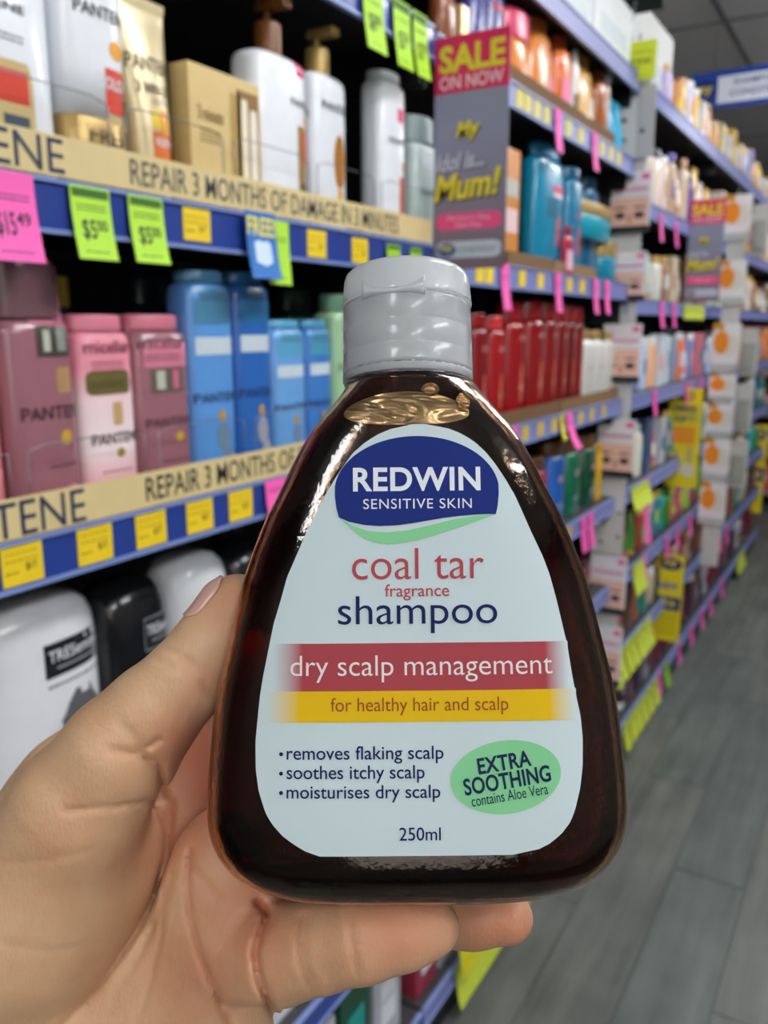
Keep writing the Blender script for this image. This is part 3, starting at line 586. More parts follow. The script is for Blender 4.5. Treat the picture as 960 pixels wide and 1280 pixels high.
# tickets of the second bay
def rail_small(label, bay, s, pxs, group, w=.034, m=YELLOW):
    zc = SHELF[bay][s] + .0225
    for i, px in enumerate(pxs):
        y = y_at(px, XS + .001, H + zc); t = empty('rail_ticket', (XS + .0008, y, H + zc), math.pi / 2); tag(t, label % ORD[i], 'price ticket', group)
        boxes('card', [(-w / 2, w / 2, -.0005, .0004, -.0155, .0155)], t, m)
PALEY = mat('#e0d26c', .6)
rail_small('pale yellow ticket on the rail under the orange bottles, %s from the left', 1, 1, (650, 660, 672, 684, 711, 726, 753, 764, 774), 'yellow tickets under the orange bottles', .034, PALEY)
rail_small('yellow ticket on the rail under the teal bottles, %s from the left', 1, 2, (600, 612, 653, 676, 712, 728), 'yellow tickets under the teal bottles')
rail_small('yellow ticket on the rail under the red bottles, %s from the left', 1, 3, (657, 676, 693, 726, 740, 755), 'yellow tickets under the red bottles', .034, mat('#d8b83c', .6))
rail_small('yellow ticket on the rail under the blue and green bottles, %s from the left', 1, 4, (700, 712), 'yellow tickets under the green bottles', .034, mat('#c8a83c', .6))
def pinks(lbl, bay, s, pxs, h=.075, w=.03, m=PINK, k=.1, z=None):
    for i, px in enumerate(pxs):
        n = len(pxs); ticket('price_ticket', lbl if n == 1 else lbl % (ORD[i] + ' from the left'), px, (SHELF[bay][s] + .045) if z is None else z, w, h, m, k=k, price=None)
pinks('long pink ticket hanging under the orange bottles, %s', 1, 1, (697, 743), .085, .036)
pinks('long pink ticket hanging under the teal bottles, %s', 1, 2, (631, 697, 744, 758), .085, .036)
ticket('price_ticket', 'pink ticket hanging low under the red bottles beside the shampoo bottle', 641, -.20, .05, .085, PINK, k=.08)
ticket('price_ticket', 'pink ticket hanging under the red bottles, beside a small yellow and blue one', 711, -.20, .04, .085, PINK, k=.35)
ticket('price_ticket', 'small yellow and blue ticket left of the pink one under the red bottles', 702, -.20, .025, .06, mat('#e0d040', .6), k=.2)
pinks('pink ticket beneath the green bottles, %s', 1, 4, (729, 738), .095, .042)

# ---- blade signs
def sale_sign(label, Y, x0, x1, z0, z1, first):
    t = empty('sale_sign', (x0, Y, H + z0)); tag(t, label, 'sign'); w, h = x1 - x0, z1 - z0; s = FLAT; f = lambda x, z: -.0008
    boxes('board', [(0, w, -.0006, .0006, 0, h)], t, ramp_mat([(0, '#7c6570'), (.3, '#857a8c'), (.6, '#8d90a6'), (1, '#8f93a8')], 2, rough=.5))
    patch('red_panel', 0.0, w, h * .765, h, lambda x, z: -.0006, t, mat('#e0245e', .5), 1, 1, .0003)
    yel = mat('#ecd832', .5); wh = mat('#f1c8d8', .5)
    tx = lambda s_, cx, cz, ww, hh, m, b=.02, rot=0, sh=0: flat_text('lettering', s_, cx * w, cz * h, ww * w, hh * h, f, t, m, b, rot, sh, off=.0006)
    tx('SALE', .5, .905, .88, .115, yel, .035, .0); tx('ON NOW', .5, .808, .86, .058, wh, .02, .0)
    DK = mat('#4c4a20', .6)
    for (s_, a, b_, ww, hh, m, d) in (('My', .47, .60, .3, .085, yel, 1), ('Idol is...', .38, .475, .66, .075, mat('#c9cbd8', .5), 1), ('Mum!', .47, .37, .86, .12, yel, 1)):
        flat_text('lettering_shadow', s_, (a + .02) * w, (b_ - .008) * h, ww * w, hh * h, f, t, DK if m is yel else mat('#55566a', .6), .03, .06, .25, off=.0003); tx(s_, a, b_, ww, hh, m, .03, .06, .25)
    patch('pink_panel', .05 * w, .95 * w, .175 * h, .25 * h, lambda x, z: -.0006, t, mat('#f0508c', .5), 6, 8, .0003, 1)
    tx('Mother\'s Day', .5, .225, .6, .025, wh, 0); tx('10th May', .5, .193, .36, .024, wh, 0)
    pl = patch('logo_plate', .05 * w, .95 * w, .05 * h, .125 * h, lambda x, z: -.0006, t, mat('#c4cbdb', .5), 6, 8, .0003, 1)
    patch('logo_disc', .07 * w, .33 * w, .055 * h, .12 * h, lambda x, z: -.0006, t, mat('#2c5390', .5), 6, 10, .0006, 2)
    flat_text('lettering', 'my', .2 * w, .088 * h, .17 * w, .035 * h, f, t, yel, .02, off=.0009); tx('CHEMIST', .63, .087, .52, .028, mat('#8c90a4', .5), 0)
sale_sign('tall sale sign with pink header sticking out between the first two bays', 1.242, -.648, -.525, .088, .425, True)
sale_sign('small distant sale sign beyond the hanging eye packs', 3.15, -.65, -.535, .085, .42, False)
def yellow_sign(label, Y, x0, x1, z0, z1, top):
    t = empty('promotion_sign', (x0, Y, H + z0)); tag(t, label, 'sign'); w, h = x1 - x0, z1 - z0
    boxes('board', [(0, w, -.0008, .0008, 0, h)], t, mat('#e6cf12', .5)); f = lambda x, z: -.0008
    nv = mat('#1e2c6c', .5)
    tx = lambda s_, cx, cz, ww, hh, m, b=.03: flat_text('lettering', s_, cx * w, cz * h, ww * w, hh * h, f, t, m, b, off=.0006)
    if top:
        tx('GO', .5, .92, .5, .085, nv); tx('FREE', .5, .79, .7, .07, nv); tx('GIFT!', .5, .69, .7, .07, nv)
        patch('orange_panel', .12 * w, .86 * w, .44 * h, .62 * h, f, t, mat('#e8961c', .5), 1, 1, .0003)
        patch('bottle_print', .1 * w, .4 * w, .16 * h, .4 * h, f, t, mat('#b0aa70', .5), 6, 8, .0003, 2); patch('bottle_print', .5 * w, .9 * w, .1 * h, .25 * h, f, t, mat('#d0ccb8', .5), 6, 8, .0003, 2); patch('bottle_print', .62 * w, .8 * w, .25 * h, .42 * h, f, t, mat('#c0a868', .5), 4, 4, .0003)
    else:
        patch('logo_disc', .12 * w, .92 * w, .82 * h, .97 * h, f, t, nv, 6, 10, .0003, 2); flat_text('lettering', 'my', .5 * w, .895 * h, .5 * w, .08 * h, f, t, mat('#e6cf12', .5), .03, off=.0006)
        tx('NEW', .5, .64, .7, .08, mat('#2c50a8', .5)); patch('navy_panel', .06 * w, .94 * w, .36 * h, .52 * h, f, t, nv, 1, 1, .0003); flat_text('lettering', '2 FOR', .5 * w, .44 * h, .6 * w, .08 * h, f, t, mat('#e6cf12', .5), .03, off=.0006)
        for k in range(4): patch('print_line', .12 * w, .86 * w, (.1 + .06 * k) * h, (.115 + .06 * k) * h, f, t, mat('#a89a14', .5), 1, 1, .0003)
yellow_sign('yellow sign with a free gift offer hanging beyond the clip strip', 3.3, -.705, -.585, -.60, -.225, True)
yellow_sign('yellow sign with navy logo disc hanging low in the third bay', 3.2, -.69, -.585, -1.19, -.845, False)
yellow_sign('narrow yellow sign hanging at the far end of the aisle by the floor', 5.9, -.72, -.63, -1.20, -.62, False)

# ---- clip strips with hanging packs
def clip_strip(label, Y, x0, x1, ztop, zbot):
    t = empty('clip_strip', ((x0 + x1) / 2, Y, H + zbot)); tag(t, label, 'clip strip'); w = x1 - x0
    boxes('strip', [(-w / 2, w / 2, -.0008, .0008, 0, ztop - zbot)], t, mat('#c4c2bf', .5))
    boxes('hanger', [(-.004, .004, -.002, .002, ztop - zbot, ztop - zbot + .07)], t, mat('#b8bcc0', .3, metal=.7))
    return t
def eye_pack(label, Y, x0, x1, ztop, zbot, style=0):
    t = empty('hanging_pack', ((x0 + x1) / 2, Y, H + zbot)); tag(t, label, 'pack'); w, h = x1 - x0, ztop - zbot; f = lambda x, z: -.0065
    boxes('card', [(-w / 2, w / 2, -.006, -.003, 0, h)], t, mat('#e4dfe2', .5), .0004)
    tube('hang_hook', [(0, -.003, h - .006), (0, -.004, h + .012), (0, .0, h + .018)], .0015, t, mat('#c8ccd0', .3, metal=.5))
    bx_ = lambda n, a, b, c, d, m, off=.0: boxes(n, [(a * w, b * w, -.0066 - off, -.006 - off, c * h, d * h)], t, m)
    if style == 0:
        boxes('blister', [(-w * .5, w * .5, -.012, -.0062, -.012, .004)], t, mat('#1c1c24', .4))
        bx_('face_photo', -.46, .46, .03, .54, mat('#e8bba8', .5)); g = lambda x, z: -.0066
        for sx in (-1, 1):
            patch('eye_print', (sx * .24 - .13) * w, (sx * .24 + .13) * w, .16 * h, .29 * h, g, t, mat('#4a3434', .5), 6, 6, .0003, 2)
            patch('eyebrow_print', (sx * .24 - .17) * w, (sx * .24 + .17) * w, .34 * h, .39 * h, g, t, mat('#8c6454', .5), 6, 4, .0003, 2)
        patch('nose_print', -.05 * w, .05 * w, .06 * h, .26 * h, g, t, mat('#c98c78', .5), 4, 6, .0002, 2)
        bx_('pink_band', -.42, .42, .66, .72, mat('#d894b0', .5)); bx_('pink_corner', .25, .45, .86, .95, mat('#e85c98', .5))
        small_print(t, lambda x, z: -.006, -w * .4, w * .35, h * .58, 2, h * .05, mat('#b8a0ac', .5))
    else:
        patch('orange_disc', -.45 * w, .1 * w, .35 * h, .85 * h, lambda x, z: -.006, t, mat('#ef8c1e', .5), 6, 10, .0004, 2)
        patch('pale_disc', -.2 * w, .45 * w, .3 * h, .8 * h, lambda x, z: -.006, t, mat('#d8d4c8', .5), 6, 10, .0002, 2)
        bx_('amber_corner', -.5, -.1, .86, 1, mat('#d8942c', .5)); bx_('footer', -.5, .5, 0, .16, mat('#b8bcb8', .5))
clip_strip('long white plastic clip strip holding the packs with eyes', 2.424, -.695, -.625, .68, -1.05)
ez = [(215, 285), (315, 371), (405, 472), (524, 590), (694, 760), (782, 848)]
for i, (a, b) in enumerate(ez):
    x0, x1 = (-.712, -.604)
    zt, zb = z_at(a, -.66, 2.418), z_at(b, -.66, 2.418)
    eye_pack(f'hanging white and pink card pack printed with a pair of eyes, {ORD[i]} from the top', 2.421, x0, x1, zt - H, zb - H)
cs = empty('header_card', (-.69, 2.40, H + .73)); tag(cs, 'black clip bracket with hook at the top of the eye pack strip', 'bracket')
boxes('plate', [(-.09, .09, -.001, .001, .06, .12)], cs, mat('#15201e', .4)); tube('hook', [(.02, -.002, .09), (.02, -.012, .08), (.015, -.008, .0), (.012, -.006, -.03)], .003, cs, mat('#c0c4c8', .3, metal=.8)); boxes('clip', [(.0, .035, -.006, -.001, -.035, -.02)], cs, WHITE)
ticket('price_ticket', 'lime yellow ticket clipped on top of the long white strip of eye packs', 0, .72, .086, .095, mat('#d4e22a', .6), k=.03, X=-.648, Y=2.385, price='7.00')
bpy.context.view_layer.update()
t = [o for o in COL.objects if o.get('label', '').startswith('lime yellow ticket clipped')][0]; t.rotation_euler = (0, 0, 0)
hp = empty('hanging_card', (-.665, 2.412, H + .42)); tag(hp, 'long white card with dark spots hanging above the first eye pack', 'card')
boxes('card', [(-.055, .012, -.001, .001, 0, .20)], hp, mat('#d8d4d0', .5)); boxes('card_flap', [(.013, .06, -.002, 0, .02, .2)], hp, mat('#bdb9b8', .5))
for k in range(4): patch('dark_spot', -.035, -.012, .012 + .05 * k, .024 + .05 * k, lambda x, z: -.001, hp, mat('#5c5654', .6), 4, 6, .0004, 2)
patch('dark_spot', .022, .034, .08, .095, lambda x, z: -.002, hp, mat('#3c3838', .6), 4, 6, .0004, 2)
hp = empty('hanging_card', (-.665, 2.412, H - .66)); tag(hp, 'long pale card with small dark spots hanging below the fourth eye pack', 'card')
boxes('card', [(-.05, .045, -.001, .001, 0, .19)], hp, mat('#c9c5c0', .5))
for k, (a, b) in enumerate([(-.02, .03), (.03, .05), (-.02, .09), (.032, .12), (-.02, .15)]): patch('dark_spot', a - .006, a + .006, b, b + .011, lambda x, z: -.001, hp, mat('#4c4848', .6), 4, 6, .0004, 2)
clip_strip('distant clip strip holding packs with orange discs', 3.612, -.60, -.53, .42, -.98)
for i, (a, b) in enumerate([(243, 300), (325, 380), (404, 464), (468, 500), (505, 545), (548, 600), (603, 655)]):
    zt, zb = z_at(a, -.57, 3.605), z_at(b, -.57, 3.605)
    eye_pack(f'hanging pale pack with an orange disc far down the aisle, {ORD[i]} from the top', 3.608, -.622, -.518, zt - H, zb - H, 1)
    # grey back-facing packs beside them
for i, (a, b) in enumerate([(255, 320), (410, 470), (480, 540), (550, 610)]):
    zt, zb = z_at(a, -.48, 3.60), z_at(b, -.48, 3.60); g = empty('hanging_pack', (-.513, 3.60, zb)); tag(g, f'grey blister pack turned backwards beside the orange disc packs, {ORD[i]} from the top', 'pack')
    boxes('card', [(-.0, .062, -.002, .002, 0, zt - zb)], g, mat('#b8b6b0', .5)); boxes('blister', [(.008, .054, -.014, -.002, .02, (zt - zb) * .7)], g, mat('#989a92', .4), .003)

# ---- the further bays, filled row by row
PAL = {0: ['#c8b8e0', '#e8a040', '#f0e0a0', '#d8d0e8', '#f0c030', '#e8e8e8', '#d09050', '#9fb8e0'],
       1: ['#5a4a9c', '#e0b040', '#e8d8d0', '#ecd8cc', '#e6cfc4', '#c8a888', '#c09878', '#d8c0a8'],
       2: ['#8a5c40', '#c09070', '#d8e0dc', '#b8d0c8', '#e0dcd4', '#a87858', '#d8c8a8', '#c8c0b8'],
       3: ['#e07a3c', '#f08a98', '#7a88b8', '#b8c8e0', '#e8b088', '#d8e0e8', '#c8d4dc', '#8894a8'],
       4: ['#0f9a84', '#c8d8d4', '#0c8876', '#e8e0d0', '#38507c', '#d06888', '#b8c0c8', '#2c6a8c'],
       5: ['#3c8a2c', '#b8cc3c', '#c85878', '#5a9a3c', '#a83c2c', '#c8b8b0', '#3c6c8c', '#1c9c94'],
       6: ['#7a2a20', '#8c4838', '#b89888', '#5c4438', '#a05c40', '#1c8c84', '#c0b49c', '#3c3c44'],
       7: ['#7a1c2c', '#4c1424', '#902c3c', '#38202c', '#6c4c54', '#2c2c3c', '#a0a0a8', '#5c2434']}
CN = {'#c8b8e0': 'lilac'}
def cname(hx):
    import colorsys
    r, g, b = [int(hx[i:i + 2], 16) / 255 for i in (1, 3, 5)]; h, l, s = colorsys.rgb_to_hls(r, g, b); h *= 360
    if s < .18: return 'white' if l > .82 else 'pale grey' if l > .62 else 'grey' if l > .35 else 'charcoal'
    n = 'red' if h < 12 or h > 345 else 'orange' if h < 38 else 'yellow' if h < 65 else 'green' if h < 150 else 'teal' if h < 195 else 'blue' if h < 245 else 'purple' if h < 300 else 'pink'
    return ('pale ' if l > .75 else 'dark ' if l < .3 else '') + n
KINDS = [('shampoo_bottle', 'bottle', 'slab'), ('lotion_bottle', 'bottle', 'oval'), ('hair_spray_can', 'can', 'cyl'), ('product_carton', 'box', 'box'), ('cream_tube', 'tube', 'tube'), ('pump_bottle', 'bottle', 'pump')]
R = random.Random(11)
for b, width in ((2, .098), (3, .125), (4, .2)):
    y0, y1 = BAYS[b]
    for s in range(len(SHELF[b])):
        n = int((y1 - y0 - .04) / width); x = y0 + .02
        if s + 0 == 0: room = .2
        else: room = SHELF[b][s - 1] - SHELF[b][s] - .045 - .03
        if b == 2 and s == 0: x += .40
        for i in range(n - (4 if b == 2 and s == 0 else 0)):
            w = width * R.uniform(.62, .9); hgt = min(room, .24) * R.uniform(.68, .96)
            col = PAL[s][(i + (b * 3 if b > 2 else 0)) % 8]; kd = KINDS[R.randrange(len(KINDS))]
            if s == 0: kd = KINDS[R.choice([0, 3, 3, 1])]; hgt = R.uniform(.10, .17)
            sec = PAL[s][R.randrange(8)]
            dc = [('p', -.6, .7, .3, .6, mat(sec, .5)), ('s', -.5, .5, .7, 2, '#55555c')]
            product(kd[0], f'{cname(col)} {kd[0].replace("_", " ")}, {ORD[i]} from left, {ORD[s]} shelf down, {BAYNAME[b]}', kd[1], kd[2],
                    x, x + w, SURF[(b, s)], SURF[(b, s)] + hgt, mat(col, .35, coat=.2), R.choice(['#e8e8e8', '#c8a050', '#303038', sec]), dc, seg=16)
            x += (y1 - y0 - .04) / n
# products on lower shelves of the first two bays (seen under the hand)
LOWP = {5: ['#d8dce4', '#1c9c94', '#d0d4dc', '#5a3c8c', '#dcdfe6', '#1c8c90'], 6: ['#e0e2e8', '#2c3c7c', '#c8ccd4', '#0c4c30', '#b0b4bc', '#7a7a84']}
for b, s, key, ya, yb, wd in ((0, 4, 5, .55, 1.22, .075), (0, 5, 5, .56, 1.23, .11), (0, 6, 6, .66, 1.23, .11), (1, 5, 6, 1.27, 2.2, .09), (1, 6, 6, 1.26, 2.38, .1), (1, 7, 6, 1.26, 2.38, .1)):
    n = int((yb - ya) / wd)
    for i in range(n):
        y = ya + i * wd; col = LOWP[key][i % 6]; kd = KINDS[3] if s >= 5 and b + s != 6 + 10 else KINDS[(i * 2 + s) % 4]
        if b == 1 and s == 5 and y < 2.18 and y > 1.97: continue
        c = col if b == 0 else ['#a03048', '#b8bcc4', '#6c5c64', '#8c2434', '#c4c8cc', '#403840'][i % 6]
        rm = SHELF[b][s - 1] - SHELF[b][s] - .07
        product(kd[0], f'{cname(c)} {kd[0].replace("_", " ")}, {ORD[i]} from left, {ORD[s]} shelf down, {BAYNAME[b]}', kd[1], kd[2], y, y + wd * .86, SURF[(b, s)], SURF[(b, s)] + rm * (.85 + .1 * (i % 2)),
                mat(c, .35), ['#2c9c94', '#e8e8e8', '#5a4a8c'][i % 3], [('p', -.5, .6, .2, .7, mat(['#1c9c94', '#e4e6ec', '#7c6cb0', '#e8ecf0'][(i + 1) % 4], .5)), ('s', -.5, .5, .5, 3, '#505868')], seg=20)

# ---- tickets of the further bays and the lowest rails
LIMEY = mat('#cbd944', .6)
pinks('pink ticket high in the third bay, %s', 2, 1, (826, 845), .08, .035, z=.33)
pinks('pink ticket under the third shelf edge of the third bay, %s', 2, 2, (827, 842), .08, .045, z=.075)
pinks('pink ticket beside the yellow gift sign, %s', 2, 3, (818, 858, 876), .085, .045)
pinks('pink ticket at mid height left of the green packs, %s', 2, 4, (806,), .22, .06)
pinks('pink ticket on the rail above the low yellow sign, %s', 2, 5, (805, 833, 846), .09, .05)
pinks('pink ticket far along the fifth rail, %s', 3, 5, (862, 886), .09, .06)
pinks('pink ticket along the second lowest rail of the fourth bay, %s', 3, 6, (884, 893, 899, 908), .1, .07)
pinks('pink ticket along the lowest rail, %s', 2, 7, (824, 848), .1, .05)
pinks('pink ticket along the lowest far rail, %s', 3, 7, (864, 877, 888, 902), .1, .07)
ticket('price_ticket', 'bright pink square ticket high up at the far end', 935, .52, .13, .12, PINK, k=.05)
ticket('price_ticket', 'pale lime shelf strip under the small sale sign', 868, .075, .36, .05, LIMEY, k=.05)
ticket('price_ticket', 'lime ticket on the fourth rail of the third bay', 800, -.49, .22, .07, LIMEY, k=.3)
for i, px in enumerate((794, 801)): ticket('price_ticket', f'lime ticket under the fifth rail of the third bay, {ORD[i]} from the left', px, -.76, .07, .1, LIMEY, k=.2)
for i, px in enumerate((768, 776, 784, 791, 798, 804, 810)): ticket('price_ticket', f'lime ticket low down on the sixth rail, {ORD[i]} from the left', px, -1.015, .06, .1, LIMEY, k=.25)
for i, px in enumerate((782, 790, 797, 804, 811, 818)): ticket('price_ticket', f'lime ticket on the lowest rail beyond the clip strip, {ORD[i]} from the left', px, -1.32, .07, .1, LIMEY, k=.2)
ticket('price_ticket', 'green ticket on the lowest rail, last of the lime row', 832, -1.32, .08, .1, mat('#84b428', .6), k=.2)
ticket('price_ticket', 'lime ticket on the lowest rail far away by the floor', 925, -1.32, .3, .1, LIMEY, k=.2)
for i, px in enumerate((575, 585, 595, 604, 612, 620, 628, 636, 644, 652)): ticket('price_ticket', f'lime ticket on the lowest rail under the held bottle, {ORD[i]} from the left', px, -1.315, .044, .1, LIMEY, k=.15)
ticket('price_ticket', 'large yellow ticket hanging below the ring fingertip', 580, -1.06, .10, .26, mat('#d8cc1c', .6), k=.1)
for i, px in enumerate((505, 520)): ticket('price_ticket', ['lime ticket on the low rail below the little finger, left one', 'lime ticket on the low rail below the little finger, right one'][i], px, -1.02, .045, .1, LIME, k=.15)
rail_ticket('yellow ticket on the low blue rail under the little finger', 452, -1.037, .05, .036)

# ---- far end: red display across the aisle, hanging aisle sign
t = empty('far_display', (-.2, 7.6, 0)); tag(t, 'dark red product display standing across the far end of the aisle', 'display')
boxes('back_panel', [(-1.6, .7, .2, .24, 0, 2.0)], t, mat('#4a1a20', .7))
for k in range(6): boxes('shelf_board', [(-1.6, .7, -.2, .2, .1 + .32 * k, .13 + .32 * k)], t, mat('#8c8488', .6))
n = 0
for k in range(6):
    for i in range(5):
        c = R.choice(['#8c1c2c', '#a82838', '#5c1824', '#b8a8a4', '#701c28', '#c04858'])
        product('product_carton', f'{cname(c)} carton on the far red display, {ORD[i]} in the {ORD[k]} row up', 'box', 'box', 0, .15, 0, .2, mat(c, .5), None, [('p', -.6, .6, .4, .7, '#c8a0a4')], depth=.12, seg=12)
        o = [x for x in COL.objects if x.get('label', '').startswith(f'{cname(c)} carton on the far red display, {ORD[i]} in the {ORD[k]} row')][-1]
        o.rotation_euler = (0, 0, 0); o.location = (-1.15 + i * .17, 7.47, .131 + .32 * k)
t = empty('aisle_sign', (-.775, 3.6, H + .802), -.03); tag(t, 'hanging blue and white aisle sign reading shampoo and conditioners', 'sign')
boxes('board', [(0, .62, -.006, .006, 0, .135)], t, mat('#2546a0', .4), .002)
patch('white_panel', .1, .61, .018, .112, lambda x, z: -.006, t, mat('#dfe6f2', .5), 2, 8, .0006)
patch('logo_disc', .005, .1, .02, .11, lambda x, z: -.006, t, mat('#16307c', .5), 8, 10, .0008, 2)
flat_text('lettering', 'my', .052, .066, .06, .035, lambda x, z: -.0066, t, mat('#e0c83c', .5), .03, off=.0006)
flat_text('lettering', 'SHAMPOO &', .25, .088, .19, .02, lambda x, z: -.0066, t, mat('#2c3c78', .5), .01, off=.0004); flat_text('lettering', 'CONDITIONERS', .27, .05, .25, .022, lambda x, z: -.0066, t, mat('#2c3c78', .5), .01, off=.0004)
for x in (.08, .54): tube('suspension_wire', [(x, 0, .135), (x, 0, CEIL - H - .812)], .001, t, mat('#303038', .4), 6)
# white packs above the second bay
for i, (a, b_, yt, c, lb) in enumerate([(700, 742, -40, '#dfe6e8', 'large white pack on top of the second bay, left one'), (744, 790, -10, '#f2f4f4', 'large white pack on top of the second bay, behind the black bracket'), (792, 838, 24, '#f6f6f2', 'bright white box on top, behind the lime yellow ticket')]):
    px_item('bulk_pack', lb, 'pack', 'box', a, b_, yt, 1 if i < 2 else 2, 0, c, None, [('p', -.7, .7, .2, .5, '#cfd8da')], X=-.665 if i < 2 else -.70, depth=.1)

# ================================================================== THE HELD BOTTLE
TILT = math.radians(4.0); ROLL = math.radians(-0.55)
zb_ = (CU * math.cos(TILT) + CF * math.sin(TILT)); yb_ = (CF * math.cos(TILT) - CU * math.sin(TILT)); xb_ = yb_.cross(zb_)
Mb = Matrix.Rotation(ROLL, 3, yb_) @ Matrix((xb_, yb_, zb_)).transposed()
ORIGIN = at(521, 1106, .2045)
MB = Mb.to_4x4(); MB.translation = ORIGIN
MBI = MB.inverted()
def bl(px, py, yl=0.0):
    """point of the bottle's own plane y = yl that shows at this pixel"""
    o = MBI @ EYE; d = (MBI @ at(px, py, 1.0)) - o; t = (yl - o.y) / d.y; p = o + d * t
    return p.x, p.z
hero = empty('shampoo_bottle'); hero.matrix_world = MB; tag(hero, 'dark amber shampoo bottle with white label and clear cap, held in the hand', 'bottle')
half = [(1010, 254), (963, 252), (900, 246), (847, 238), (811, 229), (769, 219), (726, 208), (690, 195), (650, 179), (620, 163), (587, 147), (557, 132), (539, 120), (520, 104), (508, 94), (498, 86), (490, 82), (484, 80)]
prof = []
for (y, hw) in half:
    x0, z = bl(515 - hw, y); x1, _ = bl(515 + hw, y); prof.append((z, (x1 - x0) / 2))
zc0, ac0 = prof[0]
base = []
for k in range(0, 9):                                  # rounded foot
    a = math.pi / 2 * k / 8; base.append((zc0 * (1 - math.cos(a)) if False else zc0 * (1 - math.cos(a)), ac0 - .0205 * (1 - math.sin(a)) if True else 0))
prof = [(z, a) for z, a in base[:-1]] + prof
ztopb = prof[-1][0]
def smooth_prof(z):
    zs = [p[0] for p in prof]; As = [p[1] for p in prof]
    return float(np.interp(z, zs, As))
ZS = np.concatenate([np.linspace(0, .02, 14), np.linspace(.022, ztopb, 76)])
AA = np.array([smooth_prof(z) for z in ZS])
for _ in range(4): AA[1:-1] = AA[1:-1] * .5 + (AA[:-2] + AA[2:]) * .25
def Bdepth(z):
    b = np.interp(z, [0, .02, .1, .116, .125, .131, ztopb], [.0205, .0205, .0185, .0178, .0172, .0166, .0158])
    if z < .010: b -= .0085 * (1 - math.sqrt(max(0, 1 - (1 - z / .010) ** 2)))
    return float(b)
def Nexp(z): return float(np.interp(z, [0, .02, .1, .118, ztopb], [3.4, 4.2, 4.0, 2.8, 2.0]))
HS = [(float(z), float(a), Bdepth(z), Nexp(z)) for z, a in zip(ZS, AA)]
def shrink(secs, e, z0, z1): return [(z, a - e, b - e, n) for (z, a, b, n) in secs if z0 <= z <= z1]
def bottle_shell(secs, th, name, parent, m, seg=96):
    """double walled vessel open at the neck"""
    outer = secs; inner = [(max(z, th), a - th, b - th, n) for (z, a, b, n) in secs if z >= th][::-1]
    chain = outer + inner; vs, fs = [], []
    for (z, a, b, n) in chain:
        for k in range(seg): x, y = sec_point(a, b, n, 2 * math.pi * (k + .5) / seg); vs.append((x, y, z))
    L = len(chain)
    for i in range(L - 1):
        for k in range(seg): fs.append((i * seg + k, i * seg + (k + 1) % seg, (i + 1) * seg + (k + 1) % seg, (i + 1) * seg + k))
    fs.append(tuple(range(seg))[::-1]); fs.append(tuple((L - 1) * seg + k for k in range(seg)))
    return mesh(name, vs, fs, parent, m, True)
def glassy(name, color, rough, ior, vol=None, dens=0):
    m = bpy.data.materials.new(name); m.use_nodes = True; nt = m.node_tree; b = nt.nodes['Principled BSDF']
    b.inputs['Base Color'].default_value = (*color, 1); b.inputs['Roughness'].default_value = rough; b.inputs['IOR'].default_value = ior; b.inputs['Transmission Weight'].default_value = 1
    n = nt.nodes.new('ShaderNodeTexNoise'); n.inputs['Scale'].default_value = 60; bu = nt.nodes.new('ShaderNodeBump'); bu.inputs['Strength'].default_value = .05; bu.inputs['Distance'].default_value = .001
    nt.links.new(n.outputs[0], bu.inputs['Height']); nt.links.new(bu.outputs[0], b.inputs['Normal'])
    if vol:
        v = nt.nodes.new('ShaderNodeVolumeAbsorption'); v.inputs[0].default_value = (*vol, 1); v.inputs[1].default_value = dens
        nt.links.new(v.outputs[0], nt.nodes['Material Output'].inputs['Volume'])
    return m
AMBER = glassy('amber_plastic', (1, 1, 1), .01, 1.48, (.72, .42, .14), 640)
LIQ = glassy('dark_liquid', (1, 1, 1), 0.0, 1.14, (.88, .05, .05), 620)
bottle_shell(HS, .0011, 'body', hero, AMBER)
zl = ztopb - .0004
body_o = [c for c in hero.children][0]
LS = [(z + (.0013 if z < .002 else 0), a, b, n) for (z, a, b, n) in shrink(HS, .0019, 0, zl)]
liq = loft('liquid', LS, hero, LIQ, 96); tag(liq, 'dark reddish liquid')
bz = bl(512, 512)[1]
def inner_patch(name, cx_, cy_, rx, ry, dep, m, parent, bulge=0.0, n=56, rings=9, sag=0.0):
    """oval sheet just inside the front wall of the bottle"""
    x0, z0 = bl(cx_, cy_, -.014); k_ = (bl(cx_ + 10, cy_, -.014)[0] - x0) / 10; pt = []
    def P_(u, v): x, z = x0 + u * k_, z0 + v * k_ - sag * k_ * (u / rx) ** 2; z = min(z, ztopb - .0002); return (x, front_y(HS, x, z) + dep + bulge * ((u / rx) ** 2 + (v / ry) ** 2), z)
    vs = [P_(0, 0)]; fs = [(0, 1 + k, 1 + (k + 1) % n) for k in range(n)]
    for r in range(1, rings + 1):
        for k in range(n): a = 2 * math.pi * k / n; vs.append(P_(rx * math.cos(a) * r / rings, ry * math.sin(a) * r / rings))
    for r in range(1, rings):
        for k in range(n): a = 1 + (r - 1) * n; b = a + n; fs.append((a + k, b + k, b + (k + 1) % n, a + (k + 1) % n))
    return mesh(name, vs, fs, parent, m, True)
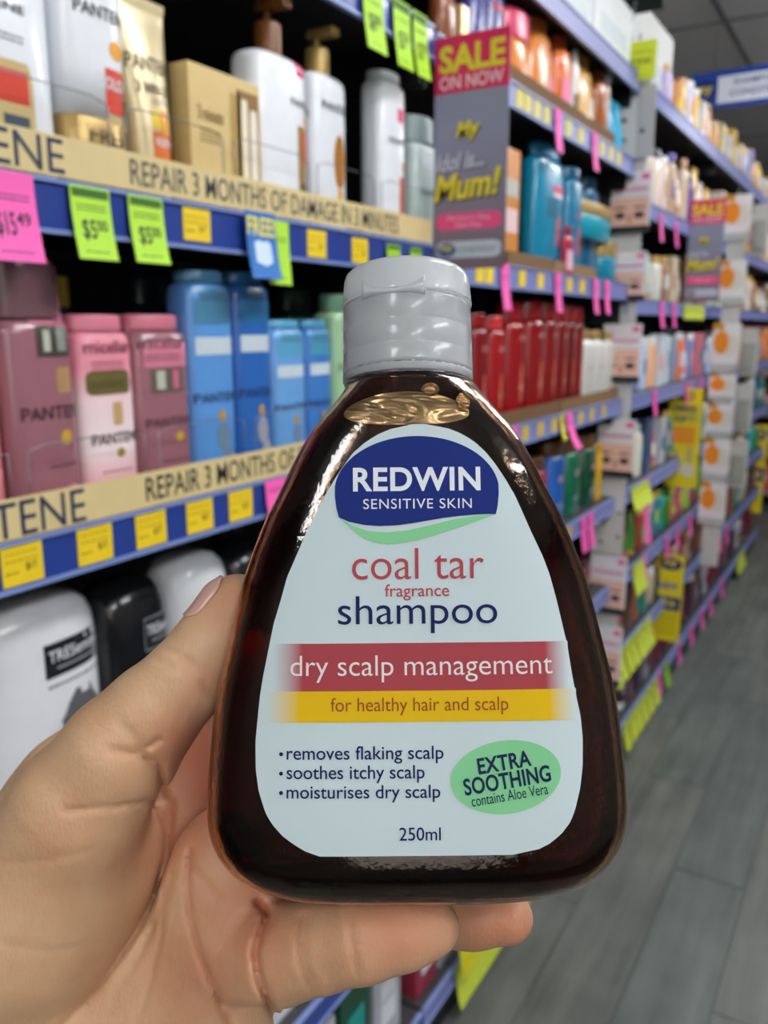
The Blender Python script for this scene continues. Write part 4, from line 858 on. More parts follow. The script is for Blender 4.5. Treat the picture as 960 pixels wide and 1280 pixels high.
def painted_light_mat(c0, c1, sc, st):
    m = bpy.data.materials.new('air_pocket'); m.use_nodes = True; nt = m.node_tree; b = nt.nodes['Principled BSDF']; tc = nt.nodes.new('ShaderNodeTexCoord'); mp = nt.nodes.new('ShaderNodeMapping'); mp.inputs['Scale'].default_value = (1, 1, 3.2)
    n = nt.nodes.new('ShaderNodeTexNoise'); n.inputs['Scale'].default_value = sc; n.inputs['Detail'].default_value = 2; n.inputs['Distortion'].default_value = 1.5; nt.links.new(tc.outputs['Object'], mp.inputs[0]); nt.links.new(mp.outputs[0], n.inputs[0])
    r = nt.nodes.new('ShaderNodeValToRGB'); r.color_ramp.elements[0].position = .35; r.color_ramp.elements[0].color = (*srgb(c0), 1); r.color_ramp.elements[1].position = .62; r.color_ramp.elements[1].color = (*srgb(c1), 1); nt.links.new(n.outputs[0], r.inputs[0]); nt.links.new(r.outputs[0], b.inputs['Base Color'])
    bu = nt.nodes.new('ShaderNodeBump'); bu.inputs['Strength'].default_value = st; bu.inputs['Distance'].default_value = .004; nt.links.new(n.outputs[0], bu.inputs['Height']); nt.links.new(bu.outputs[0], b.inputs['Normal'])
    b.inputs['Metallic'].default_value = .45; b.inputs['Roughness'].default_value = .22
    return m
pk = inner_patch('air_pocket', 508, 513, 77, 21, .00135, painted_light_mat('#8a8c66', '#eef0d0', 55, .6), hero, .0002, sag=6); tag(pk, 'air pocket with golden light painted in')  # streaky metallic gold painted in for light refracted through the pocket
for (px, py, rx, ry) in ((537, 490, 11, 8.5), (577, 505, 8.5, 12)):          # two bubbles under the shoulder, dark rim and bright glint painted on
    bb = inner_patch('bubble', px, py, rx, ry, .00128, painted_light_mat('#4a4028', '#c8bc94', 120, .8), hero, 0, 32, 3); inner_patch('painted_glint', px - 1, py + 1, rx * .62, ry * .6, .00122, painted_light_mat('#948a68', '#f4ecd0', 160, .5), bb, 0, 32, 3)
# ---- label
hsurf = lambda x, z: front_y(HS, x, z)
YF = -.0195
Lp = [(1069, 400, 640), (1066, 388, 664), (1060, 376, 682), (1046, 355, 701), (1031, 341, 713), (1017, 332, 719), (990, 323, 726), (963, 319, 729.5), (928, 318.5, 730), (900, 321, 727.5), (870, 324, 721), (845, 328, 716.5), (810, 335, 711), (780, 341, 704), (750, 350, 697), (721, 358, 689), (698, 368, 680.5), (663, 383, 664), (640, 394.5, 654), (620, 405, 645), (598, 418, 632), (580, 430, 620), (565, 441, 608), (552, 456, 594), (543, 470, 580), (536, 485, 565), (531, 503, 545), (529, 516, 532)]
rows = []
for (py, a, b) in Lp:
    x0, z = bl(a, py, YF); x1, _ = bl(b, py, YF); rows.append((z, x0, x1))
zz = np.linspace(rows[0][0], rows[-1][0], 90)
xl = np.interp(zz, [r[0] for r in rows], [r[1] for r in rows]); xr = np.interp(zz, [r[0] for r in rows], [r[2] for r in rows])
def label_mat():
    m = mat('#c9d9dc', .5, noise=.0); return m
lab = band('label', list(zz), list(xl), list(xr), hsurf, hero, label_mat(), .00012, 24, True); tag(lab, 'white front label')
Z = lambda py: bl(520, py, YF)[1]
XX = lambda px, py: bl(px, py, YF)[0]
def fade_mat(c, wl_, wr):
    return ramp_mat([(0, '#c9d9dc'), (wl_, c), (1 - wr, c), (1, '#c9d9dc')], 0, 'Generated', .42)
for nm, y0, y1, a0, a1, c, fa in (('red_band', 863, 803.5, 341, 712, '#a8434b', .10), ('yellow_band', 902, 863, 331, 722, '#e2b80e', .11)):
    n = 12; zs = np.linspace(Z(y0), Z(y1), n); band(nm, list(zs), [XX(a0, (y0 + y1) / 2)] * n, [XX(a1, (y0 + y1) / 2)] * n, hsurf, lab, fade_mat(c, fa, fa * .8), .00022, 30, True)
LN = mat('#141d55', .5); LR = mat('#b0444e', .45); LG = mat('#86cf96', .45); LW = mat('#e6ebf0', .45)
LBLUE = mat('#152a78', .5)
def curve_pts(pts, n=40):
    xs = [p[0] for p in pts]; t = np.linspace(xs[0], xs[-1], n); y = np.interp(t, xs, [p[1] for p in pts])
    for _ in range(3): y[1:-1] = y[1:-1] * .5 + (y[:-2] + y[2:]) * .25
    return t, y
# logo dome: an ellipse cut by a wave
xs = np.concatenate([np.linspace(418.2, 424, 8), np.linspace(426, 616, 60), np.linspace(618, 624, 8)])
topc = [613 - 69 * math.sqrt(max(0, 1 - ((x - 521.2) / 103.4) ** 2)) for x in xs]
wv = np.interp(xs, [418, 420, 423, 435, 455, 474, 495, 515, 535, 555, 575, 595, 612, 619.5, 622, 624], [618, 634, 645.5, 651, 655.5, 657, 656.3, 653.8, 650.5, 647.3, 645, 643.6, 643, 643.6, 634, 618])
band('logo_shape', [XX(x, 600) for x in xs], [Z(y) for y in wv], [Z(y) for y in topc], hsurf, lab, LBLUE, .00026, 10)
xs = np.linspace(424, 618, 60)
up = np.interp(xs, [424, 440, 460, 483, 510, 540, 567, 595, 618], [645.5, 656, 663, 665, 662.5, 656, 649.5, 645, 643.8])
lo = np.interp(xs, [424, 432, 440, 446, 455, 465, 475, 486, 500, 520, 540, 555, 580, 600, 618], [646, 654, 661, 666, 672, 676.5, 679, 680, 679, 675.5, 670, 665.5, 657.5, 650.5, 644.3])
band('green_swoosh', [XX(x, 660) for x in xs], [Z(y) for y in lo], [Z(y) for y in up], hsurf, lab, LG, .00026, 4)
def ltext(s, x0, x1, y0, y1, m, bold=0.0, rot=0, name='lettering', tr=1.0, off=.00034):
    v, f, asp = text_data(s, bold, 8, tr); cyp = (y0 + y1) / 2
    cx, cz = XX((x0 + x1) / 2, cyp), Z(cyp)
    w = XX(x1, cyp) - XX(x0, cyp); h = Z(y0) - Z(y1); ca, sa = math.cos(rot), math.sin(rot); vs = []
    for (x, y) in v:
        x, y = x * w, y * h; x, y = x * ca - y * sa + cx, x * sa + y * ca + cz; vs.append((x, hsurf(x, y) - off, y))
    return mesh(name, vs, f, lab, m)
ltext('REDWIN', 441, 601, 583.5, 613.5, LW, .026, tr=1.06); ltext('SENSITIVE SKIN', 454, 590, 623, 635.5, LW, .0, tr=1.1)
ltext('coal tar', 440, 605, 685, 724, LR, -0.004); ltext('fragrance', 481, 561.5, 730, 750.5, LR, .004); ltext('shampoo', 422.5, 621.5, 744.5, 791.5, LN, -.002)
ltext('dry scalp management', 363, 691, 818.5, 852, mat('#e9e2e2', .45), -.004)
ltext('for healthy hair and scalp', 413.5, 635, 871, 893.5, mat('#9c4a20', .45), 0)
for s, a, b, y0, y1 in (('removes flaking scalp', 358.5, 554, 931, 953), ('soothes itchy scalp', 358.5, 530.5, 955, 977), ('moisturises dry scalp', 358.5, 550, 979.5, 1001)):
    ltext(s, a, b, y0, y1, LN, .006)
def disc(name, cx_, cy_, rx, ry, m, rot=0, off=.0003, n=48, rings=5):
    x0, z0 = XX(cx_, cy_), Z(cy_); sx = (XX(cx_ + 10, cy_) - x0) / 10; vs = [(x0, hsurf(x0, z0) - off, z0)]; fs = []
    for r in range(1, rings + 1):
        for k in range(n):
            a = 2 * math.pi * k / n; u, v = rx * math.cos(a) * r / rings, ry * math.sin(a) * r / rings
            x, z = x0 + (u * math.cos(rot) - v * math.sin(rot)) * sx, z0 + (u * math.sin(rot) + v * math.cos(rot)) * sx; vs.append((x, hsurf(x, z) - off, z))
    for k in range(n): fs.append((0, 1 + k, 1 + (k + 1) % n))
    for r in range(1, rings):
        for k in range(n): a = 1 + (r - 1) * n; b = a + n; fs.append((a + k, b + k, b + (k + 1) % n, a + (k + 1) % n))
    return mesh(name, vs, fs, lab, m, True)
for y in (941, 965, 989): disc('bullet_point', 351.5, y, 2.5, 2.5, LN, n=16, rings=1)
disc('green_oval', 632, 971, 69.5, 44.5, LG, math.radians(7))
ra = math.radians(8.5)
LN2 = mat('#172550', .45)
ltext('EXTRA', 596, 663, 942.5, 962.5, LN2, .024, ra, off=.0005, tr=1.05); ltext('SOOTHING', 578.5, 688, 964.5, 985.5, LN2, .024, ra, off=.0005, tr=1.05); ltext('contains Aloe Vera', 588, 684.5, 986.5, 1000, LN2, 0, ra, off=.0005)
ltext('250ml', 499, 550.5, 1032, 1048.5, LN, .004)
for o_ in [lab] + list(lab.children):                # the printed film is matt
    for m_ in o_.data.materials: m_.node_tree.nodes['Principled BSDF'].inputs['Specular IOR Level'].default_value = .12
# ---- cap
def frosted(name, col, rough, alpha=.6, tl=.35):
    m = bpy.data.materials.new(name); m.use_nodes = True; nt = m.node_tree; b = nt.nodes['Principled BSDF']; out = nt.nodes['Material Output']
    b.inputs['Base Color'].default_value = (*col, 1); b.inputs['Roughness'].default_value = rough
    b.inputs['Coat Weight'].default_value = .9; b.inputs['Coat Roughness'].default_value = .03
    n = nt.nodes.new('ShaderNodeTexNoise'); n.inputs['Scale'].default_value = 220; bu = nt.nodes.new('ShaderNodeBump'); bu.inputs['Strength'].default_value = .06; bu.inputs['Distance'].default_value = .0004
    nt.links.new(n.outputs[0], bu.inputs['Height']); nt.links.new(bu.outputs[0], b.inputs['Normal'])
    t = nt.nodes.new('ShaderNodeBsdfTranslucent'); t.inputs[0].default_value = (*col, 1)
    g = nt.nodes.new('ShaderNodeBsdfRefraction'); g.inputs[0].default_value = (*[min(1, c * 1.12) for c in col], 1); g.inputs['Roughness'].default_value = .06; g.inputs['IOR'].default_value = 1.05
    m1 = nt.nodes.new('ShaderNodeMixShader'); m1.inputs[0].default_value = tl; nt.links.new(b.outputs[0], m1.inputs[1]); nt.links.new(t.outputs[0], m1.inputs[2])
    m2 = nt.nodes.new('ShaderNodeMixShader'); m2.inputs[0].default_value = 1 - alpha; nt.links.new(m1.outputs[0], m2.inputs[1]); nt.links.new(g.outputs[0], m2.inputs[2])
    nt.links.new(m2.outputs[0], out.inputs[0])
    return m
FROST = frosted('frosted_plastic', (.95, .98, .99), .2, .52, .42); FROST2 = frosted('milky_plastic', (.93, .95, .97), .25, .55, .5)
ccx = bl(509, 420)[0]
zcb, zseam, zct = bl(509, 480)[1], bl(509, 384)[1], bl(509, 346)[1]
cr = (bl(589.5, 450)[0] - bl(428.5, 450)[0]) / 2
def ring_shell(name, secs, th, parent, m, seg=96, closed_top=False, closed_bottom=False):
    out = secs; inn = [(z, r - th) for z, r in secs][::-1]; vs, fs = [], []
    if closed_top: inn[0] = (inn[0][0] - th, inn[0][1])
    chain = out + inn; L = len(chain)
    for z, r in chain:
        for k in range(seg): a = 2 * math.pi * k / seg; vs.append((ccx + r * math.cos(a), r * math.sin(a), z))
    rng = range(L) if not (closed_top or closed_bottom) else range(L - 1 if False else L)
    for i in rng:
        j = (i + 1) % L
        if closed_top and i == len(out) - 1: continue
        for k in range(seg): fs.append((i * seg + k, i * seg + (k + 1) % seg, j * seg + (k + 1) % seg, j * seg + k))
    if closed_top:
        i = len(out) - 1; fs.append(tuple(i * seg + k for k in range(seg))); i += 1; fs.append(tuple(i * seg + k for k in range(seg))[::-1])
    return mesh(name, vs, fs, parent, m, True)
cap = ring_shell('cap', [(zcb + .0022, cr * 1.0), (zcb + .003, cr * 1.003), (zcb + (zseam - zcb) * .33, cr), (zcb + (zseam - zcb) * .34, cr * .996), (zcb + (zseam - zcb) * .36, cr * .996), (zcb + (zseam - zcb) * .37, cr), (zcb + (zseam - zcb) * .62, cr * .995), (zcb + (zseam - zcb) * .63, cr * .990), (zcb + (zseam - zcb) * .65, cr * .990), (zcb + (zseam - zcb) * .66, cr * .995), (zseam - .0016, cr * .99), (zseam - .0008, cr * .985)], .0012, hero, FROST, closed_top=True)
tag(cap, 'frosted clear screw cap')
lid = ring_shell('lid', [(zseam - .0004, cr * 1.0), (zseam, cr * 1.008), (zseam + .0008, cr * 1.0), (zct - .0022, cr * .975), (zct - .0008, cr * .95), (zct, cr * .90)], .0011, cap, FROST, closed_top=True)
tr_ = ring_shell('tamper_ring', [(zcb, cr * .985), (zcb + .0004, cr * 1.004), (zcb + .0018, cr * 1.004), (zcb + .002, cr * .99)], .0012, cap, FROST2)
for k in range(40):                                     # the little ratchet teeth between ring and cap
    a = 2 * math.pi * k / 40; r = cr * .992; a2 = a + .06
    z0, z1 = zcb + .0012, zcb + .0034
    vs = [(ccx + r * math.cos(a), r * math.sin(a), z0), (ccx + r * math.cos(a2), r * math.sin(a2), z0), (ccx + r * math.cos(a2 + .05), r * math.sin(a2 + .05), z1), (ccx + r * math.cos(a + .09), r * math.sin(a + .09), z1)]
    r2 = r - .0009
    vs += [(ccx + (v[0] - ccx) * r2 / r, v[1] * r2 / r, v[2]) for v in vs]
    mesh('ratchet_tooth', vs, [(0, 1, 2, 3), (7, 6, 5, 4), (0, 4, 5, 1), (1, 5, 6, 2), (2, 6, 7, 3), (3, 7, 4, 0)], cap, FROST2)
# neck with screw thread and pouring plug inside
ring_shell('bottle_neck', [(ztopb - .001, cr * .86), (ztopb + .003, cr * .78), (zseam - .006, cr * .78), (zseam - .004, cr * .76)], .0012, hero, glassy('clear_neck', (.95, .96, .95), .05, 1.45))
for k in range(3):
    zt_ = zcb + .006 + k * .0035; pts = [(ccx + cr * .8 * math.cos(a), cr * .8 * math.sin(a), zt_ + .0006 * a / math.pi) for a in np.linspace(0, 2 * math.pi, 64)]
    tube('screw_thread', pts, .0006, cap, FROST2, 8)
loft('pouring_plug', [(zseam - .0035, cr * .4, cr * .4, 2), (zseam - .0030, cr * .42, cr * .42, 2), (zseam + .003, cr * .3, cr * .3, 2), (zseam + .0035, cr * .22, cr * .22, 2)], cap, FROST2, 32).location = (ccx, 0, 0)
ring_shell('neck_collar', [(ztopb - .0006, cr * .93), (ztopb, cr * .985), (ztopb + .0008, cr * .985), (ztopb + .0014, cr * .9)], .0025, hero, glassy('clear_collar', (.93, .92, .9), .03, 1.45))
# thumb notch of the flip lid: a bow-shaped frame standing proud of the seam
nv, nf = [], []
nx_ = 28; aL, aR = [math.asin((bl(p, 362)[0] - ccx) / cr) for p in (455, 527)]
for i in range(nx_ + 1):
    u = i / nx_; a = aL + (aR - aL) * u; lift = abs(2 * u - 1) ** 2.5
    zt2 = zseam - .0002 + .0030 * lift; zb2 = zseam - .0014 - .0006 * lift
    for z in (zb2, zt2):
        for r in (cr * 1.0, cr * (1.006 + .012 * lift)): nv.append((ccx + r * math.sin(a), -r * math.cos(a), z))
for i in range(nx_):
    a = 4 * i; b = a + 4; nf += [(a + 1, b + 1, b + 3, a + 3), (a, a + 2, b + 2, b), (a + 2, a + 3, b + 3, b + 2), (a, b, b + 1, a + 1)]
nf += [(0, 1, 3, 2), (4 * nx_, 4 * nx_ + 2, 4 * nx_ + 3, 4 * nx_ + 1)]
mesh('thumb_notch', nv, nf, lid, FROST2, True)

# ================================================================== THE HAND (one continuous skin from a smooth distance field)
def P3(px, py, d): p = at(px, py, d); return np.array(tuple(p))
class Field:
    def __init__(s): s.pr = []
    def cone(s, a, ra, b, rb, k=.004, sq=None): s.pr.append(('c', P3(*a), ra * a[2] / F, P3(*b), rb * b[2] / F, k))
    def chain(s, pts, k=.004):
        for (a, b) in zip(pts, pts[1:]): s.cone(a[:3], a[3], b[:3], b[3], k)
    def ell(s, c, r, dirs, k=.006): s.pr.append(('e', P3(*c), np.array(r), np.array(dirs), k))
    def eval(s, Q):
        D = None
        for p in s.pr:
            if p[0] == 'c':
                _, a, ra, b, rb, k = p; ab = b - a; L2 = ab @ ab; t = np.clip(((Q - a) @ ab) / L2, 0, 1)
                d = np.linalg.norm(Q - a - t[:, None] * ab, axis=1) - (ra + (rb - ra) * t)
            else:
                _, c, r, dr, k = p; q = (Q - c) @ dr.T / r; n = np.linalg.norm(q, axis=1) + 1e-9
                d = (n - 1) * n / (np.linalg.norm(q / r, axis=1) + 1e-9)
            if D is None: D = d
            else:
                h = np.clip(.5 + .5 * (D - d) / k, 0, 1); D = D * (1 - h) + d * h - k * h * (1 - h)
        return D
hand = Field()
DIR = [tuple(CR), tuple(CU), tuple(CF)]
def rotdir(deg):
    a = math.radians(deg); e1 = CR * math.cos(a) + CU * math.sin(a); e2 = -CR * math.sin(a) + CU * math.cos(a); return [tuple(e1), tuple(e2), tuple(CF)]
# forearm, wrist, palm
hand.chain([(-330, 1820, .275, 190), (-240, 1640, .262, 180), (-40, 1400, .243, 165)], .02)
hand.chain([(-40, 1400, .247, 165), (110, 1280, .247, 135), (235, 1190, .240, 95), (290, 1150, .234, 72)], .016)
hand.chain([(-20, 1380, .25, 150), (160, 1150, .258, 118), (280, 1010, .258, 80)], .016)
hand.chain([(60, 1500, .245, 130), (200, 1360, .238, 105), (275, 1245, .232, 70)], .016)
hand.chain([(-40, 1250, .25, 140), (130, 1020, .258, 105), (260, 900, .268, 74)], .016)
# thenar mound and thumb
hand.ell((62, 1120, .226), (.037, .026, .023), rotdir(52), .003)
hand.ell((20, 1240, .232), (.040, .027, .022), rotdir(50), .004)
hand.chain([(34, 1142, .222, 112), (98, 1012, .2135, 80), (150, 940, .211, 67), (192, 890, .2105, 57)], .006)
hand.chain([(192, 890, .2105, 57), (236, 846, .2105, 50), (264, 802, .211, 42), (288, 762, .212, 36), (300, 750, .212, 31)], .004)
# index and middle fingers lie behind the bottle
hand.chain([(260, 900, .270, 72), (360, 850, .258, 52), (470, 820, .250, 46), (560, 812, .247, 40), (600, 815, .245, 34)], .004)
hand.chain([(285, 985, .258, 72), (390, 960, .256, 52), (520, 945, .251, 46), (610, 950, .247, 40), (650, 955, .245, 34)], .003)
# ring finger passes behind and under the foot, its tip showing right of the little finger
hand.chain([(290, 1085, .246, 66), (390, 1125, .238, 50), (500, 1140, .229, 44), (590, 1147, .222, 35), (634, 1147, .219, 32)], .003)
# little finger under the foot, nearest the viewer
hand.chain([(300, 1185, .222, 62), (352, 1193, .209, 58), (405, 1182, .203, 54), (455, 1172, .199, 50)], .0012)
hand.chain([(455, 1172, .199, 50), (505, 1163, .198, 44), (537, 1158, .198, 37)], .003)
# ball under the little finger (distal palm pad)
hand.ell((272, 1130, .222), (.0165, .027, .013), rotdir(-12), .004)
CREASES = [  # (polyline in the photograph, depth m, width px)
 ([(213, 1000), (209, 1070), (190, 1125), (168, 1165), (120, 1240), (60, 1300)], .0014, 5), ([(238, 1062), (234, 1100), (238, 1145), (252, 1195), (272, 1245), (295, 1295)], .0017, 4),
 ([(322, 1128), (336, 1142), (326, 1165), (319, 1190), (324, 1225), (348, 1280)], .0026, 5), ([(278, 1128), (258, 1105), (240, 1085)], .0010, 5),
 ([(178, 945), (200, 958), (204, 998)], .0020, 4.5), ([(80, 1014), (110, 1011), (150, 1008), (200, 1000)], .0011, 3.5), ([(200, 925), (170, 942), (140, 938)], .0012, 4),
 ([(376, 1145), (371, 1170), (374, 1205), (388, 1238)], .0009, 3.2), ([(384, 1145), (380, 1180), (384, 1215), (396, 1234)], .0006, 3), ([(438, 1140), (439, 1175), (446, 1218)], .0009, 3.2),
 ([(232, 822), (246, 838), (256, 856), (270, 868)], .0008, 4), ([(205, 812), (222, 818), (232, 828)], .0007, 3), ([(190, 822), (214, 832)], .0006, 3), ([(0, 1080), (60, 1075), (110, 1065)], .0005, 4),
 ([(205, 1110), (202, 1165), (188, 1230), (170, 1280)], .0010, 3.5), ([(0, 1180), (70, 1190), (110, 1180)], .0004, 4),
 ([(192, 1010), (204, 1030), (212, 1060)], .0010, 3), ([(150, 905), (170, 925), (178, 942)], .0005, 5), ([(215, 1090), (207, 1130), (170, 1200), (140, 1250)], .0008, 3)]
def crease_disp(px, py):
    out = np.zeros(len(px))
    for pts, dep, wd in CREASES:
        best = np.full(len(px), 1e9)
        for (x0, y0), (x1, y1) in zip(pts, pts[1:]):
            dx, dy = x1 - x0, y1 - y0; t = np.clip(((px - x0) * dx + (py - y0) * dy) / (dx * dx + dy * dy), 0, 1)
            best = np.minimum(best, np.hypot(px - x0 - t * dx, py - y0 - t * dy))
        out = np.maximum(out, dep * np.exp(-(best / wd) ** 2))
    return out
cr_, cu_, cf_, eye_ = np.array(CR), np.array(CU), np.array(CF), np.array(EYE)
def to_px(Q):
    v = Q - eye_; d = v @ cf_; return CX + F * (v @ cr_) / d, CY - F * (v @ cu_) / d, d
def surface_nets(field, lo, hi, h):
    n = np.ceil((hi - lo) / h).astype(int) + 1
    # coarse pass finds the blocks that hold the surface
    B = 8; nb = (n + B - 1) // B; V = np.full(nb * B + 1, 1.0, dtype=np.float32)
    cx = [lo[i] + (np.arange(nb[i]) * B + B / 2) * h for i in range(3)]
    G = np.stack(np.meshgrid(*cx, indexing='ij'), -1).reshape(-1, 3); dc = field.eval(G).reshape(nb)
    for (i, j, k) in np.argwhere(np.abs(dc) < B * h * 1.35):
        s = [slice(a * B, a * B + B + 1) for a in (i, j, k)]
        ax = [lo[q] + np.arange(s[q].start, s[q].stop) * h for q in range(3)]
        Q = np.stack(np.meshgrid(*ax, indexing='ij'), -1).reshape(-1, 3)
        d = field.eval(Q); near = np.abs(d) < .006
        if near.any():
            px, py, dd = to_px(Q[near]); f_ = np.clip((.262 - dd) / .015, 0, 1)   # creases are on the palm side only
            d[near] += crease_disp(px, py) * f_
        V[s[0], s[1], s[2]] = d.reshape(B + 1, B + 1, B + 1)
    inside_blocks = np.argwhere(dc <= -B * h * 1.35)
    for (i, j, k) in inside_blocks:
        s = tuple(slice(a * B, a * B + B + 1) for a in (i, j, k)); sub = V[s]; sub[sub == 1.0] = -1
    sg = V < 0; shp = np.array(V.shape) - 1
    offs = [(0, 0, 0), (1, 0, 0), (0, 1, 0), (1, 1, 0), (0, 0, 1), (1, 0, 1), (0, 1, 1), (1, 1, 1)]
    edges = [(0, 1), (2, 3), (4, 5), (6, 7), (0, 2), (1, 3), (4, 6), (5, 7), (0, 4), (1, 5), (2, 6), (3, 7)]
    tot = np.zeros(shp, dtype=np.int8)
    for o in offs: tot += sg[o[0]:o[0] + shp[0], o[1]:o[1] + shp[1], o[2]:o[2] + shp[2]]
    act = (tot > 0) & (tot < 8); C3 = np.argwhere(act); acc = np.zeros((len(C3), 3)); cnt = np.zeros(len(C3))
    cv = [V[C3[:, 0] + o[0], C3[:, 1] + o[1], C3[:, 2] + o[2]] for o in offs]
    for a, b in edges:
        va, vb = cv[a], cv[b]; m_ = (va < 0) != (vb < 0)
        t = np.where(m_, va / np.where(m_, va - vb, 1), 0)
        for q in range(3): acc[:, q] += np.where(m_, offs[a][q] + t * (offs[b][q] - offs[a][q]), 0)
        cnt += m_
    vid = np.full(shp, -1, dtype=np.int32); vid[act] = np.arange(len(C3))
    P_ = (C3 + acc / cnt[:, None]) * h + lo
    faces = []
    for ax in range(3):
        u, v = [(1, 2), (2, 0), (0, 1)][ax]
        a = np.moveaxis(sg, (ax, u, v), (0, 1, 2)); e = a[:-1, 1:-1, 1:-1] != a[1:, 1:-1, 1:-1]
        vv = np.moveaxis(vid, (ax, u, v), (0, 1, 2)); I, J, K = np.nonzero(e)
        J1, K1 = J + 1, K + 1; ins = a[:-1, 1:-1, 1:-1][I, J, K]
        q = np.stack([vv[I, J1 - 1, K1 - 1], vv[I, J1, K1 - 1], vv[I, J1, K1], vv[I, J1 - 1, K1]], 1)
        q[~ins] = q[~ins][:, ::-1]; faces.append(q[(q >= 0).all(1)])
    return P_, np.concatenate(faces)
pts_all = np.array([p[1] for p in hand.pr] + [p[3] for p in hand.pr if p[0] == 'c'])
lo, hi = pts_all.min(0) - .05, pts_all.max(0) + .05
V_, F_ = surface_nets(hand, lo, hi, .00095)
me = bpy.data.meshes.new('hand'); me.vertices.add(len(V_)); me.vertices.foreach_set('co', V_.astype(np.float32).ravel())
me.loops.add(len(F_) * 4); me.loops.foreach_set('vertex_index', F_.astype(np.int32).ravel())
me.polygons.add(len(F_)); me.polygons.foreach_set('loop_start', np.arange(0, len(F_) * 4, 4, dtype=np.int32)); me.polygons.foreach_set('loop_total', np.full(len(F_), 4, dtype=np.int32))
me.update(); me.validate()
me.polygons.foreach_set('use_smooth', [True] * len(me.polygons))
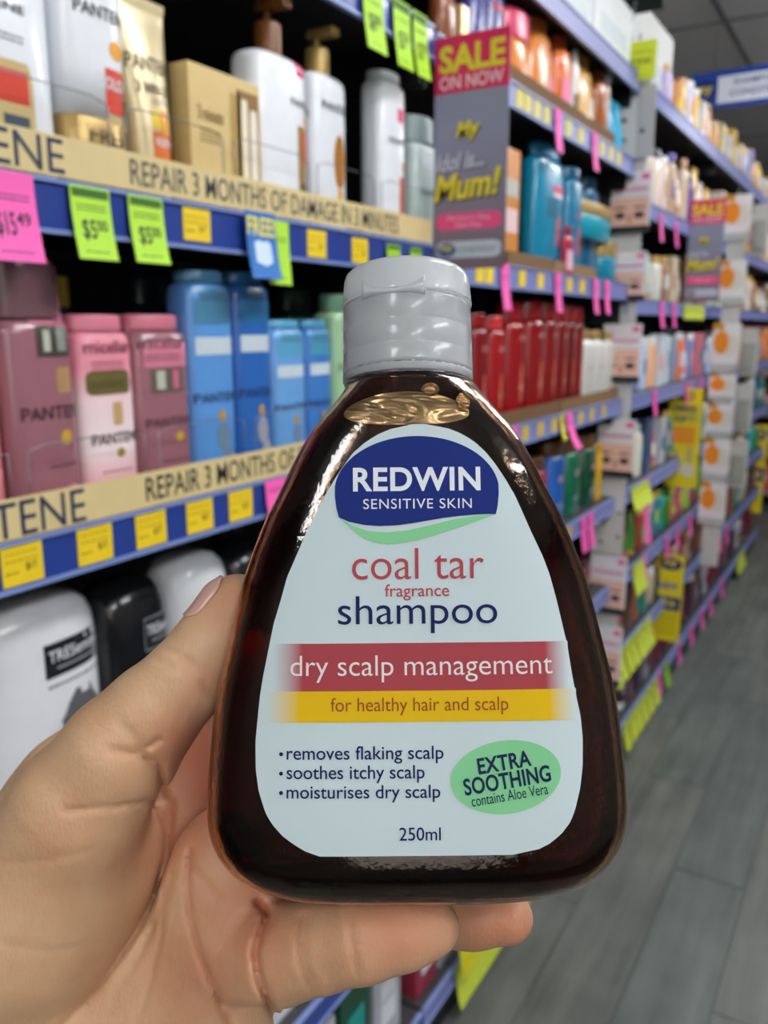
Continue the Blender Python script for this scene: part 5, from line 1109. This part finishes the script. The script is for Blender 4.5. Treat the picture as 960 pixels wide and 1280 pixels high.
# flush of the skin: fingertip pads and finger roots are redder, the thumb back paler; shade in creases and the thumb hollow painted in as red
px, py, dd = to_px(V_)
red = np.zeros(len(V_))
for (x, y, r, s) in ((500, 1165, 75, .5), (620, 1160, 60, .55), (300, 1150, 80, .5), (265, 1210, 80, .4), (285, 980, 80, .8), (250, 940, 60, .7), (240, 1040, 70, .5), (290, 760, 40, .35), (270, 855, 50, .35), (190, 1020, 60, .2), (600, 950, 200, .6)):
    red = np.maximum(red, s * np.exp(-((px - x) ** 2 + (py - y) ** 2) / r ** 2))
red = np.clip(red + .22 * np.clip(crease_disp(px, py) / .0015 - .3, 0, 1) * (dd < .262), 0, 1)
at_ = me.attributes.new('flush_and_shade', 'FLOAT', 'POINT'); at_.data.foreach_set('value', red.astype(np.float32))
def skin_mat():
    m = bpy.data.materials.new('skin'); m.use_nodes = True; nt = m.node_tree; b = nt.nodes['Principled BSDF']; L = nt.links.new; N = nt.nodes.new
    tc = N('ShaderNodeTexCoord'); at2 = N('ShaderNodeAttribute'); at2.attribute_name = 'flush_and_shade'
    n1 = N('ShaderNodeTexNoise'); n1.inputs['Scale'].default_value = 38; n1.inputs['Detail'].default_value = 4; L(tc.outputs['Object'], n1.inputs[0])
    r = N('ShaderNodeValToRGB'); r.color_ramp.elements[0].position = .3; r.color_ramp.elements[0].color = (*srgb('#cc9f7a'), 1); r.color_ramp.elements[1].position = .7; r.color_ramp.elements[1].color = (*srgb('#dfba94'), 1); L(n1.outputs[0], r.inputs[0])
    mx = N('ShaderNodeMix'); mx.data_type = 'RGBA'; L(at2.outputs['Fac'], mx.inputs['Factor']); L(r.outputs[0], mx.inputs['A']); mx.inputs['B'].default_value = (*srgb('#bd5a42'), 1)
    L(mx.outputs['Result'], b.inputs['Base Color'])
    b.inputs['Subsurface Weight'].default_value = .35; b.inputs['Subsurface Radius'].default_value = (1, .35, .18); b.inputs['Subsurface Scale'].default_value = .004
    b.inputs['Roughness'].default_value = .47; b.inputs['Specular IOR Level'].default_value = .4
    w = N('ShaderNodeTexVoronoi'); w.inputs['Scale'].default_value = 1300; mp = N('ShaderNodeMapping'); mp.inputs['Scale'].default_value = (1, 1, .45); L(tc.outputs['Object'], mp.inputs[0]); L(mp.outputs[0], w.inputs[0])
    n2 = N('ShaderNodeTexNoise'); n2.inputs['Scale'].default_value = 300; n2.inputs['Detail'].default_value = 5; L(tc.outputs['Object'], n2.inputs[0])
    ad = N('ShaderNodeMath'); ad.operation = 'MULTIPLY_ADD'; ad.inputs[1].default_value = .35; L(w.outputs[0], ad.inputs[0]); L(n2.outputs[0], ad.inputs[2])
    bu = N('ShaderNodeBump'); bu.inputs['Strength'].default_value = .35; bu.inputs['Distance'].default_value = .0006; L(ad.outputs[0], bu.inputs['Height']); L(bu.outputs[0], b.inputs['Normal'])
    return m
SKIN = skin_mat()
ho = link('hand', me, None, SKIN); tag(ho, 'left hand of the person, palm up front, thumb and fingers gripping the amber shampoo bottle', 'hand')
sm = ho.modifiers.new('smooth', 'SMOOTH'); sm.factor = .5; sm.iterations = 1
# thumbnail: a curved plate laid along the outer side of the thumb tip
NA, NB = Vector(P3(256, 772, .2075)), Vector(P3(284, 728, .2085)); axis = (NB - NA).normalized()
outd = (-CR * .86 + CU * .46 - CF * .08); outd = (outd - axis * outd.dot(axis)).normalized(); side = axis.cross(outd)
A0, A1 = Vector(P3(264, 802, .211)), Vector(P3(300, 750, .212)); vs, fs = [], []
nu, nvv = 14, 12
fe = hand
for j in range(nvv + 1):
    for i in range(nu + 1):
        v = j / nvv; u = i / nu * 2 - 1; base_p = A0 + (A1 - A0) * (.18 + 1.02 * v)
        ang = u * .80 * max(.25, 1 - abs(2 * v - 1) ** 4) ** .5; d = (outd * math.cos(ang) + side * math.sin(ang)); lo_, hi_ = 0.0, .03
        for _ in range(18):
            mid = (lo_ + hi_) / 2
            if fe.eval(np.array([tuple(base_p + d * mid)]))[0] < 0: lo_ = mid
            else: hi_ = mid
        rr = (lo_ + hi_) / 2 + .0002 + .0004 * max(0, v - .6) * 2.5
        vs.append(base_p + d * rr)
for j in range(nvv):
    for i in range(nu): a = j * (nu + 1) + i; fs.append((a, a + nu + 1, a + nu + 2, a + 1))
nail = mesh('thumbnail', vs, fs, ho, mat('#dfb0a2', .25, coat=.4, noise=.03), True); tag(nail, 'pale pink thumbnail')
so = nail.modifiers.new('thick', 'SOLIDIFY'); so.thickness = .0006; so.offset = 0
